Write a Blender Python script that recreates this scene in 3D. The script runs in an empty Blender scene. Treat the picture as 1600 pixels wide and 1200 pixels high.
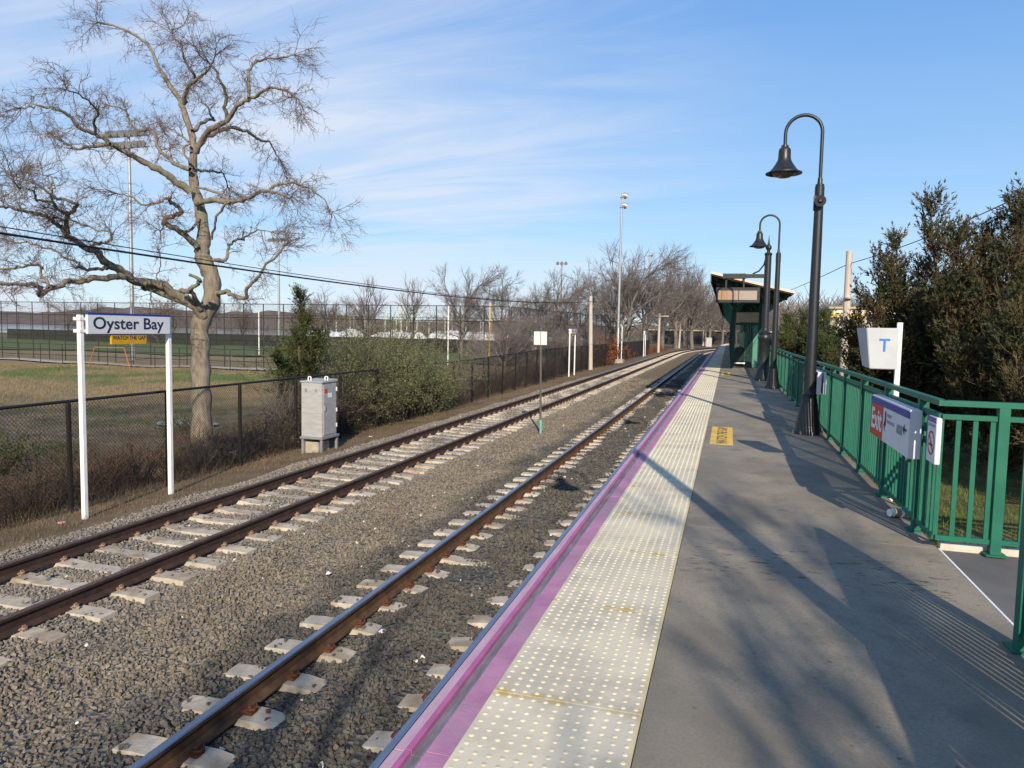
import bpy, bmesh, math, random
import numpy as np
from mathutils import Vector, Matrix
R = math.radians
scene = bpy.context.scene
COL = scene.collection

# ------------------------------------------------------------------ camera
cam_d = bpy.data.cameras.new('camera')
cam_d.sensor_fit = 'HORIZONTAL'
cam_d.sensor_width = 36.0
cam_d.lens = 36.0 * 1135.0 / 1600.0
cam_d.clip_start = 0.05
cam_d.clip_end = 6000
cam = bpy.data.objects.new('camera', cam_d)
COL.objects.link(cam)
YAW, PITCH, ROLL = 0.2874019, 0.0751072, 0.019
cam.matrix_world = (Matrix.Translation((0, 0, 2.95)) @ Matrix.Rotation(YAW, 4, 'Z')
                    @ Matrix.Rotation(math.pi / 2 - PITCH, 4, 'X') @ Matrix.Rotation(ROLL, 4, 'Z'))
scene.camera = cam

# ------------------------------------------------------------------ sky, sun, exposure
SUN_EL, SUN_AZ = R(26.5), R(19.0)          # azimuth measured from -Y towards +X
world = bpy.data.worlds.new('World'); scene.world = world
world.use_nodes = True
nt = world.node_tree; nt.nodes.clear()
def WN(t, **k):
    n = nt.nodes.new(t)
    for a, b in k.items(): setattr(n, a, b)
    return n
sky = WN('ShaderNodeTexSky', sky_type='NISHITA', sun_disc=False)
sky.sun_elevation = SUN_EL
sky.sun_rotation = math.pi - SUN_AZ
sky.altitude = 5; sky.air_density = 0.85; sky.dust_density = 0.25; sky.ozone_density = 1.6
tc = WN('ShaderNodeTexCoord'); sep = WN('ShaderNodeSeparateXYZ')
nt.links.new(tc.outputs['Generated'], sep.inputs[0])
def wmath(op, a, b=None, clamp=False):
    n = WN('ShaderNodeMath', operation=op, use_clamp=clamp)
    for i, v in enumerate((a, b)):
        if v is None: continue
        if isinstance(v, (int, float)): n.inputs[i].default_value = v
        else: nt.links.new(v, n.inputs[i])
    return n.outputs[0]
zz = wmath('ADD', wmath('MAXIMUM', sep.outputs[2], 0.0), 0.12)
cu = wmath('DIVIDE', sep.outputs[0], zz); cv = wmath('DIVIDE', sep.outputs[1], zz)
cmb = WN('ShaderNodeCombineXYZ'); nt.links.new(cu, cmb.inputs[0]); nt.links.new(cv, cmb.inputs[1])
def wnoise(scale, loc, rot, sc, detail, rough, dist):
    mp = WN('ShaderNodeMapping'); mp.inputs['Location'].default_value = loc
    mp.inputs['Rotation'].default_value = (0, 0, rot); mp.inputs['Scale'].default_value = sc
    nt.links.new(cmb.outputs[0], mp.inputs[0])
    n = WN('ShaderNodeTexNoise'); n.inputs['Scale'].default_value = scale
    n.inputs['Detail'].default_value = detail; n.inputs['Roughness'].default_value = rough
    n.inputs['Distortion'].default_value = dist
    nt.links.new(mp.outputs[0], n.inputs['Vector'])
    return n.outputs[0]
def wramp(x, a, b):
    n = WN('ShaderNodeMapRange', interpolation_type='SMOOTHSTEP')
    n.inputs['From Min'].default_value = a; n.inputs['From Max'].default_value = b
    nt.links.new(x, n.inputs[0]); return n.outputs[0]
c1 = wramp(wnoise(0.42, (3.1, 0.7, 0), 0.55, (1.0, 1.7, 1), 5, 0.52, 0.5), 0.34, 0.66)
c2 = wramp(wnoise(1.3, (1.3, 5.1, 2), 0.5, (0.45, 1.9, 1), 7, 0.62, 0.9), 0.42, 0.68)
c3 = wramp(wnoise(0.20, (0.4, 2.0, 7), 0.0, (1, 1, 1), 2, 0.5, 0.0), 0.30, 0.58)
west = wramp(wmath('MULTIPLY', sep.outputs[0], -1.0), -0.12, 0.52)
cov = wmath('MULTIPLY', wmath('ADD', wmath('MULTIPLY', west, 0.85), wmath('MULTIPLY', c3, 0.25)), wmath('ADD', wmath('MULTIPLY', c1, 0.75), wmath('MULTIPLY', c2, 0.45)), True)
mixc = WN('ShaderNodeMix', data_type='RGBA')
nt.links.new(wmath('MULTIPLY', cov, 0.86), mixc.inputs[0])
hsv = WN('ShaderNodeHueSaturation'); hsv.inputs['Saturation'].default_value = 1.08; hsv.inputs['Value'].default_value = 1.12
nt.links.new(sky.outputs[0], hsv.inputs['Color'])
gr = WN('ShaderNodeValToRGB'); gr.color_ramp.elements[0].position = 0.0; gr.color_ramp.elements[0].color = (.47, .60, .72, 1)
gr.color_ramp.elements[1].position = 1.0; gr.color_ramp.elements[1].color = (.085, .225, .53, 1)
e_ = gr.color_ramp.elements.new(.12); e_.color = (.29, .505, .76, 1); e_ = gr.color_ramp.elements.new(.42); e_.color = (.125, .315, .69, 1)
nt.links.new(wmath('MAXIMUM', sep.outputs[2], 0.0), gr.inputs[0])
g10 = WN('ShaderNodeVectorMath', operation='SCALE'); g10.inputs['Scale'].default_value = 10.0; nt.links.new(gr.outputs[0], g10.inputs[0])
mixs = WN('ShaderNodeMix', data_type='RGBA'); mixs.inputs[0].default_value = 0.72
nt.links.new(hsv.outputs[0], mixs.inputs[6]); nt.links.new(g10.outputs[0], mixs.inputs[7]); nt.links.new(mixs.outputs[2], mixc.inputs[6]); mixc.inputs[7].default_value = (5.8, 6.3, 7.2, 1)
bg = WN('ShaderNodeBackground'); bg.inputs[1].default_value = 0.10
nt.links.new(mixc.outputs[2], bg.inputs[0])
wo = WN('ShaderNodeOutputWorld'); nt.links.new(bg.outputs[0], wo.inputs[0])

sd = bpy.data.lights.new('sun', 'SUN'); sd.energy = 4.8; sd.angle = R(0.53); sd.color = (1.0, 0.86, 0.67)
sun = bpy.data.objects.new('sun', sd); COL.objects.link(sun)
to_sun = Vector((math.sin(SUN_AZ) * math.cos(SUN_EL), -math.cos(SUN_AZ) * math.cos(SUN_EL), math.sin(SUN_EL)))
sun.rotation_euler = to_sun.to_track_quat('Z', 'Y').to_euler()
sun.location = (20, -40, 30)
vs = scene.view_settings
vs.view_transform = 'Standard'; vs.look = 'None'; vs.exposure = 0.40; vs.gamma = 1.0; vs.use_curve_mapping = False
scene.render.engine = 'CYCLES'

# ------------------------------------------------------------------ materials
MATS = {}
def mat(name, c1, c2=None, scale=6.0, rough=0.8, metal=0.0, bump=0.0, bscale=None, spec=0.3, c3=None, stretch=None,
        rnd=0.0, lo=0.38, hi=0.62, alpha=1.0, trans=0.0):
    """noise-mixed procedural material on world position"""
    m = bpy.data.materials.new(name); m.use_nodes = True
    t = m.node_tree; N = t.nodes; L = t.links
    b = N['Principled BSDF']
    b.inputs['Roughness'].default_value = rough; b.inputs['Metallic'].default_value = metal
    b.inputs['Specular IOR Level'].default_value = spec
    b.inputs['Alpha'].default_value = alpha
    if trans: b.inputs['Transmission Weight'].default_value = trans
    g = N.new('ShaderNodeNewGeometry'); vec = g.outputs['Position']
    if stretch:
        mp = N.new('ShaderNodeMapping'); mp.inputs['Scale'].default_value = stretch
        L.new(vec, mp.inputs[0]); vec = mp.outputs[0]
    def noise(s, d=6, r=0.6):
        n = N.new('ShaderNodeTexNoise'); n.inputs['Scale'].default_value = s
        n.inputs['Detail'].default_value = d; n.inputs['Roughness'].default_value = r
        L.new(vec, n.inputs['Vector']); return n.outputs[0]
    def rng_(x, a, bb):
        n = N.new('ShaderNodeMapRange'); n.inputs['From Min'].default_value = a; n.inputs['From Max'].default_value = bb
        L.new(x, n.inputs[0]); return n.outputs[0]
    c2 = c2 or tuple(v * 0.75 for v in c1)
    mx = N.new('ShaderNodeMix'); mx.data_type = 'RGBA'
    mx.inputs[6].default_value = (*c1, 1); mx.inputs[7].default_value = (*c2, 1)
    L.new(rng_(noise(scale), lo, hi), mx.inputs[0]); out = mx.outputs[2]
    if c3:
        m3 = N.new('ShaderNodeMix'); m3.data_type = 'RGBA'; m3.inputs[7].default_value = (*c3, 1)
        L.new(out, m3.inputs[6]); L.new(rng_(noise(scale * 0.23, 4), 0.48, 0.66), m3.inputs[0]); out = m3.outputs[2]
    if rnd:
        oi = N.new('ShaderNodeObjectInfo')
        hs = N.new('ShaderNodeHueSaturation'); L.new(out, hs.inputs['Color'])
        mr = N.new('ShaderNodeMapRange'); mr.inputs['To Min'].default_value = 1 - rnd; mr.inputs['To Max'].default_value = 1 + rnd
        L.new(oi.outputs['Random'], mr.inputs[0]); L.new(mr.outputs[0], hs.inputs['Value']); out = hs.outputs[0]
    L.new(out, b.inputs['Base Color'])
    if bump:
        bp = N.new('ShaderNodeBump'); bp.inputs['Strength'].default_value = bump; bp.inputs['Distance'].default_value = 0.02
        L.new(noise(bscale or scale * 4, 8, 0.65), bp.inputs['Height']); L.new(bp.outputs[0], b.inputs['Normal'])
    MATS[name] = m
    return m
M = MATS
mat('tie', (.48, .43, .35), (.38, .335, .265), 9, .9, bump=.25, bscale=60, rnd=.14, c3=(.28, .215, .15))
mat('rail_web', (.105, .062, .034), (.065, .036, .022), 7, .75, bump=.15, bscale=40)
mat('rail_web_dark', (.062, .034, .026), (.036, .022, .018), 7, .8, bump=.15, bscale=40)
mat('rail_top', (.38, .40, .44), (.26, .27, .30), 3, .34, metal=1.0, stretch=(30, .6, 1))
mat('rail_top_rust', (.10, .068, .056), (.055, .036, .03), 8, .55)
mat('clip', (.13, .045, .02), (.07, .03, .018), 40, .85)
mat('clip_pale', (.36, .25, .16), (.20, .12, .08), 40, .85)
mat('pink', (.48, .33, .41), (.40, .26, .34), 5, .7, stretch=(4, .5, 1))
mat('magenta', (.42, .12, .27), (.34, .10, .23), 5, .7, c3=(.30, .14, .22))
mat('edge_grey', (.22, .20, .24), (.13, .12, .14), 6, .8, stretch=(6, .6, 1))
mat('purple', (.42, .205, .325), (.34, .155, .265), 4, .8, bump=.25, c3=(.30, .20, .26))
mat('tactile_dome', (.645, .58, .42), (.54, .49, .365), 6, .75, c3=(.47, .42, .29))
mat('mark_yellow', (.72, .46, .07), (.64, .40, .08), 14, .8, c3=(.52, .36, .12))
mat('mark_black', (.05, .042, .03), (.16, .12, .05), 26, .85)
mat('green', (.007, .128, .080), (.006, .105, .064), 5, .5, spec=.35, c3=(.016, .135, .088))
mat('t_white', (.44, .46, .48), (.40, .42, .44), 4, .5)
mat('windscreen', (.030, .034, .030), (.022, .025, .022), 1, .9)
mat('shelter_green', (.075, .25, .185), (.055, .20, .15), 5, .55)
mat('dark_green', (.012, .06, .048), (.008, .045, .038), 5, .5)
mat('lamp_black', (.014, .017, .019), (.010, .012, .014), 10, .42, spec=.5)
mat('bulb_glass', (.20, .15, .12), (.10, .07, .06), 9, .15)
mat('white_paint', (.80, .80, .79), (.70, .70, .70), 6, .55)
mat('white_paint_dirty', (.70, .68, .64), (.56, .54, .50), 4, .7)
mat('sign_white', (.66, .67, .69), (.62, .63, .66), 4, .5)
mat('sign_blue', (.012, .045, .30), (.010, .04, .26), 8, .45)
mat('sign_ink', (.022, .026, .06), (.018, .02, .05), 8, .6)
mat('sign_yellow', (.62, .33, .008), (.55, .29, .008), 8, .5)
mat('sign_red', (.55, .05, .025), (.48, .04, .02), 8, .5)
mat('sign_grey', (.30, .32, .35), (.26, .28, .31), 8, .6)
mat('t_blue', (.03, .16, .55), (.03, .15, .50), 8, .5)
mat('purple_strip', (.20, .13, .34), (.17, .11, .30), 8, .5)
mat('galv', (.40, .41, .42), (.31, .32, .33), 7, .45, metal=.55, bump=.05)
mat('cabinet', (.47, .47, .46), (.39, .39, .39), 3, .5, metal=.35, stretch=(1, 1, 5))
mat('concrete', (.40, .36, .29), (.30, .27, .22), 5, .9, bump=.3)
mat('fence_black', (.016, .015, .015), (.022, .018, .016), 10, .55)
mat('fence_mesh', (.020, .018, .017), (.014, .013, .013), 10, .6)
mat('bark', (.235, .200, .160), (.125, .105, .083), 11, .95, bump=1.0, bscale=16, stretch=(1, 1, .35), c3=(.19, .18, .115))
mat('twig', (.175, .128, .105), (.125, .09, .075), 6, .9)
mat('bare_bark', (.180, .160, .145), (.125, .108, .096), 3, .95)
mat('bare_twig', (.185, .158, .145), (.155, .132, .122), 2, .95)
mat('pole_wood', (.36, .29, .23), (.25, .20, .16), 5, .9, bump=.3, stretch=(6, 6, .5))
mat('pole_pale', (.52, .45, .38), (.40, .34, .29), 5, .9, bump=.3, stretch=(6, 6, .5))
mat('cable', (.012, .012, .013), (.016, .016, .016), 6, .6)
mat('cedar_leaf', (.042, .050, .019), (.095, .062, .029), 2.2, .8, lo=.42, hi=.66)
mat('cedar_leaf_green', (.045, .068, .020), (.075, .072, .024), 2.0, .8, lo=.42, hi=.66)
mat('cedar_bark', (.14, .085, .055), (.085, .055, .04), 9, .95)
mat('shrub_leaf', (.160, .190, .070), (.120, .140, .052), 1.4, .8)
mat('brush', (.135, .082, .052), (.085, .058, .04), 1.6, .9)
mat('brush_grey', (.14, .115, .095), (.09, .072, .058), 1.6, .9)
mat('rust_leaf', (.26, .085, .03), (.18, .06, .025), 2, .9)
mat('roof_top', (.72, .56, .44), (.62, .47, .36), 3, .7)
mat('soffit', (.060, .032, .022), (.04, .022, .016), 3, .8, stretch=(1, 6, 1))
mat('beige_panel', (.40, .35, .22), (.35, .30, .19), 3, .7)
mat('boat_wrap', (.60, .62, .65), (.48, .50, .53), .7, .6)
mat('boat_hull', (.10, .05, .05), (.05, .04, .06), .3, .5)
mat('mast', (.66, .66, .64), (.58, .58, .56), 1, .5)
mat('foul_yellow', (.70, .46, .03), (.6, .4, .03), 3, .6)
mat('orange_paint', (.42, .13, .05), (.36, .11, .05), 3, .6)
mat('house_wall', (.62, .58, .46), (.55, .51, .40), 1, .8)
mat('house_yellow', (.60, .42, .08), (.5, .36, .08), 1, .8)
mat('house_roof', (.10, .09, .085), (.07, .065, .06), 1, .9)
mat('window_dark', (.03, .035, .04), (.02, .025, .03), 2, .15)
mat('shed_dark', (.05, .048, .046), (.035, .034, .033), .5, .9)
mat('cup_white', (.80, .79, .76), (.74, .73, .70), 20, .6)
mat('cup_sleeve', (.30, .25, .19), (.24, .20, .15), 40, .85)
mat('litter', (.78, .77, .74), (.68, .67, .64), 30, .7)
mat('litter_pink', (.72, .34, .34), (.60, .28, .28), 30, .7)
mat('litter_rust', (.36, .14, .07), (.26, .10, .05), 30, .8)
mat('asphalt', (.135, .130, .128), (.105, .102, .10), 3, .9, bump=.35, bscale=120)
mat('kerb_white', (.56, .53, .46), (.44, .41, .36), 6, .8, bump=.2)
mat('path', (.42, .38, .33), (.34, .31, .27), 1.5, .9)
mat('infield', (.42, .26, .12), (.34, .21, .10), .3, .95)
mat('turf', (.072, .105, .032), (.090, .110, .040), .12, .95, c3=(.09, .10, .035))
mat('green_base', (.12, .42, .32), (.10, .36, .28), 8, .6)
mat('post_grey', (.11, .10, .085), (.08, .075, .065), 8, .7)

def nodes_of(m): return m.node_tree.nodes, m.node_tree.links, m.node_tree.nodes['Principled BSDF']
def custom(name, rough=.9, spec=.25):
    m = bpy.data.materials.new(name); m.use_nodes = True
    N, L, b = nodes_of(m); b.inputs['Roughness'].default_value = rough; b.inputs['Specular IOR Level'].default_value = spec
    MATS[name] = m
    class K: pass
    k = K(); k.N, k.L, k.b = N, L, b
    g = N.new('ShaderNodeNewGeometry'); k.pos = g.outputs['Position']
    s = N.new('ShaderNodeSeparateXYZ'); L.new(k.pos, s.inputs[0]); k.x, k.y, k.z = s.outputs
    def noise(sc, d=6, r=.6, stretch=None, dist=0.0):
        v = k.pos
        if stretch:
            mp = N.new('ShaderNodeMapping'); mp.inputs['Scale'].default_value = stretch; L.new(v, mp.inputs[0]); v = mp.outputs[0]
        n = N.new('ShaderNodeTexNoise'); n.inputs['Scale'].default_value = sc; n.inputs['Detail'].default_value = d
        n.inputs['Roughness'].default_value = r; n.inputs['Distortion'].default_value = dist; L.new(v, n.inputs['Vector']); return n.outputs[0]
    def rm(x, a, bb, c=0., d=1.):
        n = N.new('ShaderNodeMapRange'); n.interpolation_type = 'SMOOTHSTEP'
        for i, v in zip((1, 2, 3, 4), (a, bb, c, d)): n.inputs[i].default_value = v
        L.new(x, n.inputs[0]); return n.outputs[0]
    def mth(op, a, bb=None):
        n = N.new('ShaderNodeMath'); n.operation = op
        for i, v in enumerate((a, bb)):
            if v is None: continue
            if isinstance(v, (int, float)): n.inputs[i].default_value = v
            else: L.new(v, n.inputs[i])
        return n.outputs[0]
    def mix(f, a, bb):
        n = N.new('ShaderNodeMix'); n.data_type = 'RGBA'
        if isinstance(f, (int, float)): n.inputs[0].default_value = f
        else: L.new(f, n.inputs[0])
        for i, v in ((6, a), (7, bb)):
            if isinstance(v, tuple): n.inputs[i].default_value = (*v, 1)
            else: L.new(v, n.inputs[i])
        return n.outputs[2]
    def bump(h, s, d=.02):
        n = N.new('ShaderNodeBump'); n.inputs['Strength'].default_value = s; n.inputs['Distance'].default_value = d
        L.new(h, n.inputs['Height']); L.new(n.outputs[0], b.inputs['Normal'])
    k.noise, k.rm, k.mth, k.mix, k.bump = noise, rm, mth, mix, bump
    return k
# platform concrete: mottled, with a few rust-brown drag stains of their own
k = custom('platform_concrete', .88)
c = k.mix(k.rm(k.noise(.9, 6, .62), .36, .66), (.290, .252, .192), (.190, .167, .130))
c = k.mix(k.rm(k.noise(55, 3, .7), .40, .66), c, k.mix(.4, c, (.12, .11, .10)))
c = k.mix(k.mth('MULTIPLY', k.rm(k.noise(2.6, 7, .7), .50, .70), .7), c, (.135, .122, .104))
c = k.mix(k.mth('MULTIPLY', k.rm(k.noise(.55, 6, .65, None, .8), .50, .62), .45), c, (.165, .150, .125))
vg = k.N.new('ShaderNodeTexVoronoi'); vg.inputs['Scale'].default_value = 5.5; k.L.new(k.pos, vg.inputs['Vector'])
c = k.mix(k.mth('MULTIPLY', k.rm(vg.outputs['Distance'], .10, .05), .55), c, (.06, .055, .05))
vc = k.N.new('ShaderNodeTexVoronoi'); vc.feature = 'DISTANCE_TO_EDGE'; vc.inputs['Scale'].default_value = .42
wv = k.N.new('ShaderNodeVectorMath'); wv.operation = 'ADD'; nzz = k.N.new('ShaderNodeTexNoise'); nzz.inputs['Scale'].default_value = 1.6; nzz.inputs['Detail'].default_value = 6
k.L.new(k.pos, nzz.inputs['Vector']); k.L.new(k.pos, wv.inputs[0]); k.L.new(nzz.outputs['Color'], wv.inputs[1]); k.L.new(wv.outputs[0], vc.inputs['Vector'])
c = k.mix(k.mth('MULTIPLY', k.rm(vc.outputs['Distance'], .002, .0005), .0), c, (.07, .065, .055))
st = k.mth('MULTIPLY', k.rm(k.noise(5.0, 5, .6, (1.3, 4.0, 1)), .57, .63), k.rm(k.mth('ABSOLUTE', k.mth('SUBTRACT', k.y, 5.75)), .65, .15))
c = k.mix(k.mth('MULTIPLY', st, .8), c, (.085, .035, .020))
k.L.new(c, k.b.inputs['Base Color']); k.bump(k.noise(140, 5, .7), .18, .006)
# tactile panels: cream base, worn yellow at seams and edges
k = custom('tactile_base', .8)
c = k.mix(k.rm(k.noise(2.2, 6, .65), .35, .68), (.60, .545, .42), (.47, .43, .335))
c = k.mix(k.mth('MULTIPLY', k.rm(k.noise(3.0, 6, .7, (1.2, 2.6, 1)), .60, .74), .75), c, (.50, .37, .10))
c = k.mix(k.rm(k.x, -.335, -.30, 0, .65), c, (.60, .46, .17))
sm = k.mth('ABSOLUTE', k.mth('SUBTRACT', k.mth('FRACT', k.mth('ADD', k.mth('DIVIDE', k.mth('SUBTRACT', k.y, 4.43), 1.22), 50.5)), .5))
c = k.mix(k.mth('MULTIPLY', k.mth('MULTIPLY', k.rm(sm, .055, .012), k.rm(k.noise(7, 5, .7), .44, .60)), .85), c, (.42, .30, .06))
c = k.mix(k.mth('MULTIPLY', k.rm(k.noise(1.1, 6, .7), .46, .66), .4), c, (.36, .32, .26))
k.L.new(c, k.b.inputs['Base Color'])
# ballast stones
def stone_colour(k, instance):
    f1 = k.rm(k.mth('ADD', k.x, k.mth('MULTIPLY', k.mth('SUBTRACT', k.noise(.8, 4), .5), 1.3)), -4.95, -4.35)
    f2 = k.rm(k.mth('ADD', k.x, k.mth('MULTIPLY', k.mth('SUBTRACT', k.noise(.7, 4), .5), 1.2)), -6.6, -5.7)
    far = k.mix(k.rm(k.noise(1.2, 5), .35, .65), (.205, .183, .152), (.170, .158, .138))
    midc = k.mix(k.rm(k.noise(1.6, 5), .38, .62), (.185, .160, .124), (.150, .134, .108))
    near = k.mix(k.rm(k.noise(1.1, 5), .38, .62), (.066, .066, .061), (.088, .086, .075))
    c = k.mix(f1, k.mix(f2, far, midc), near)
    if instance:
        oi = k.N.new('ShaderNodeObjectInfo')
        hs = k.N.new('ShaderNodeHueSaturation'); k.L.new(c, hs.inputs['Color'])
        k.L.new(k.rm(oi.outputs['Random'], 0, 1, .72, 1.28), hs.inputs['Value'])
        c = hs.outputs[0]
        wn = k.N.new('ShaderNodeTexWhiteNoise'); wn.noise_dimensions = '1D'; k.L.new(oi.outputs['Random'], wn.inputs['W'])
        c = k.mix(k.mth('MULTIPLY', wn.outputs[0], .22), c, (.19, .13, .085))
        c = k.mix(k.mth('GREATER_THAN', wn.outputs[0], .998), c, (.62, .60, .56))
    return c
k = custom('stone', .9); k.L.new(stone_colour(k, True), k.b.inputs['Base Color'])
k = custom('ballast_bed', .95)
vo = k.N.new('ShaderNodeTexVoronoi'); vo.inputs['Scale'].default_value = 17; k.L.new(k.pos, vo.inputs['Vector'])
c = stone_colour(k, False)
hs = k.N.new('ShaderNodeHueSaturation'); k.L.new(c, hs.inputs['Color'])
bwn = k.N.new('ShaderNodeSeparateColor'); k.L.new(vo.outputs['Color'], bwn.inputs[0])
k.L.new(k.rm(bwn.outputs[0], 0, 1, .55, 1.6), hs.inputs['Value']); c = hs.outputs[0]
c = k.mix(k.mth('MULTIPLY', k.rm(k.y, 24, 50), k.rm(k.mth('ABSOLUTE', k.mth('ADD', k.x, 5.2)), .9, .4)), c, (.17, .125, .065))
k.L.new(c, k.b.inputs['Base Color'])
k.bump(vo.outputs['Distance'], .8, .05)
# ground
k = custom('ground', .97)
d = k.mth('ADD', k.mth('MULTIPLY', k.x, -.283), k.mth('MULTIPLY', k.y, .959))
d = k.mth('ADD', d, k.mth('MULTIPLY', k.mth('SUBTRACT', k.noise(.12, 5), .5), 14.0))
dirt = k.mix(k.rm(k.noise(1.3, 6), .36, .64), (.165, .118, .070), (.115, .083, .050))
marsh = k.mix(k.rm(k.noise(.5, 7, .7), .36, .64), (.165, .132, .088), (.060, .055, .034))
marsh = k.mix(k.rm(k.noise(.33, 5), .50, .66), marsh, (.075, .085, .030))
marsh = k.mix(k.mth('MULTIPLY', k.rm(k.noise(1.9, 7, .75), .50, .64), .75), marsh, (.050, .040, .026))
tan = k.mix(k.rm(k.noise(.6, 7, .7), .36, .64), (.255, .180, .095), (.185, .150, .078))
grn = k.mix(k.rm(k.noise(.5, 6), .36, .64), (.085, .125, .032), (.125, .135, .045))
c = k.mix(k.rm(d, 36, 43), marsh, tan); c = k.mix(k.mth('MULTIPLY', k.rm(d, 49, 53), k.rm(k.noise(.22, 5, .6), .40, .56)), c, grn); c = k.mix(k.rm(d, 58, 63), c, tan)
c = k.mix(k.rm(d, 85, 110), c, k.mix(k.rm(k.noise(.05, 5), .4, .6), (.075, .10, .035), (.13, .115, .06)))
c = k.mix(k.rm(k.x, -13.0, -11.4), c, dirt)
right = k.mix(k.rm(k.noise(.9, 6), .38, .62), (.110, .118, .030), (.075, .080, .030))
right = k.mix(k.rm(k.noise(2.3, 5), .52, .66), right, (.19, .13, .075))
c = k.mix(k.rm(k.x, 0.5, 1.5), c, right)
k.L.new(c, k.b.inputs['Base Color']); k.bump(k.noise(9, 8, .7), .6, .06)
# glass for the shelter, water, LED screen
m = mat('glass', (.05, .09, .085), (.04, .07, .07), 2, .04, spec=.5, alpha=.35)
k = custom('water', .08, .5); k.L.new(k.mix(k.noise(.05, 3), (.10, .12, .14), (.07, .09, .11)), k.b.inputs['Base Color'])
k.bump(k.noise(1.2, 4), .15, .05)
k = custom('led_screen', .22, .5)
c = k.mix(k.rm(k.noise(5, 3, .5, (3, 1, .2)), .36, .64), (.30, .23, .18), (.36, .17, .06))  # brown-orange reflected tint painted into the switched-off screen's base colour
k.L.new(k.mix(k.rm(k.x, -.4, .7), c, (.33, .28, .24)), k.b.inputs['Base Color'])
k = custom('hill_wood', .98); k.L.new(k.mix(k.rm(k.noise(.03, 7, .7), .36, .64), (.14, .105, .095), (.085, .075, .06)), k.b.inputs['Base Color'])

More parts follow.
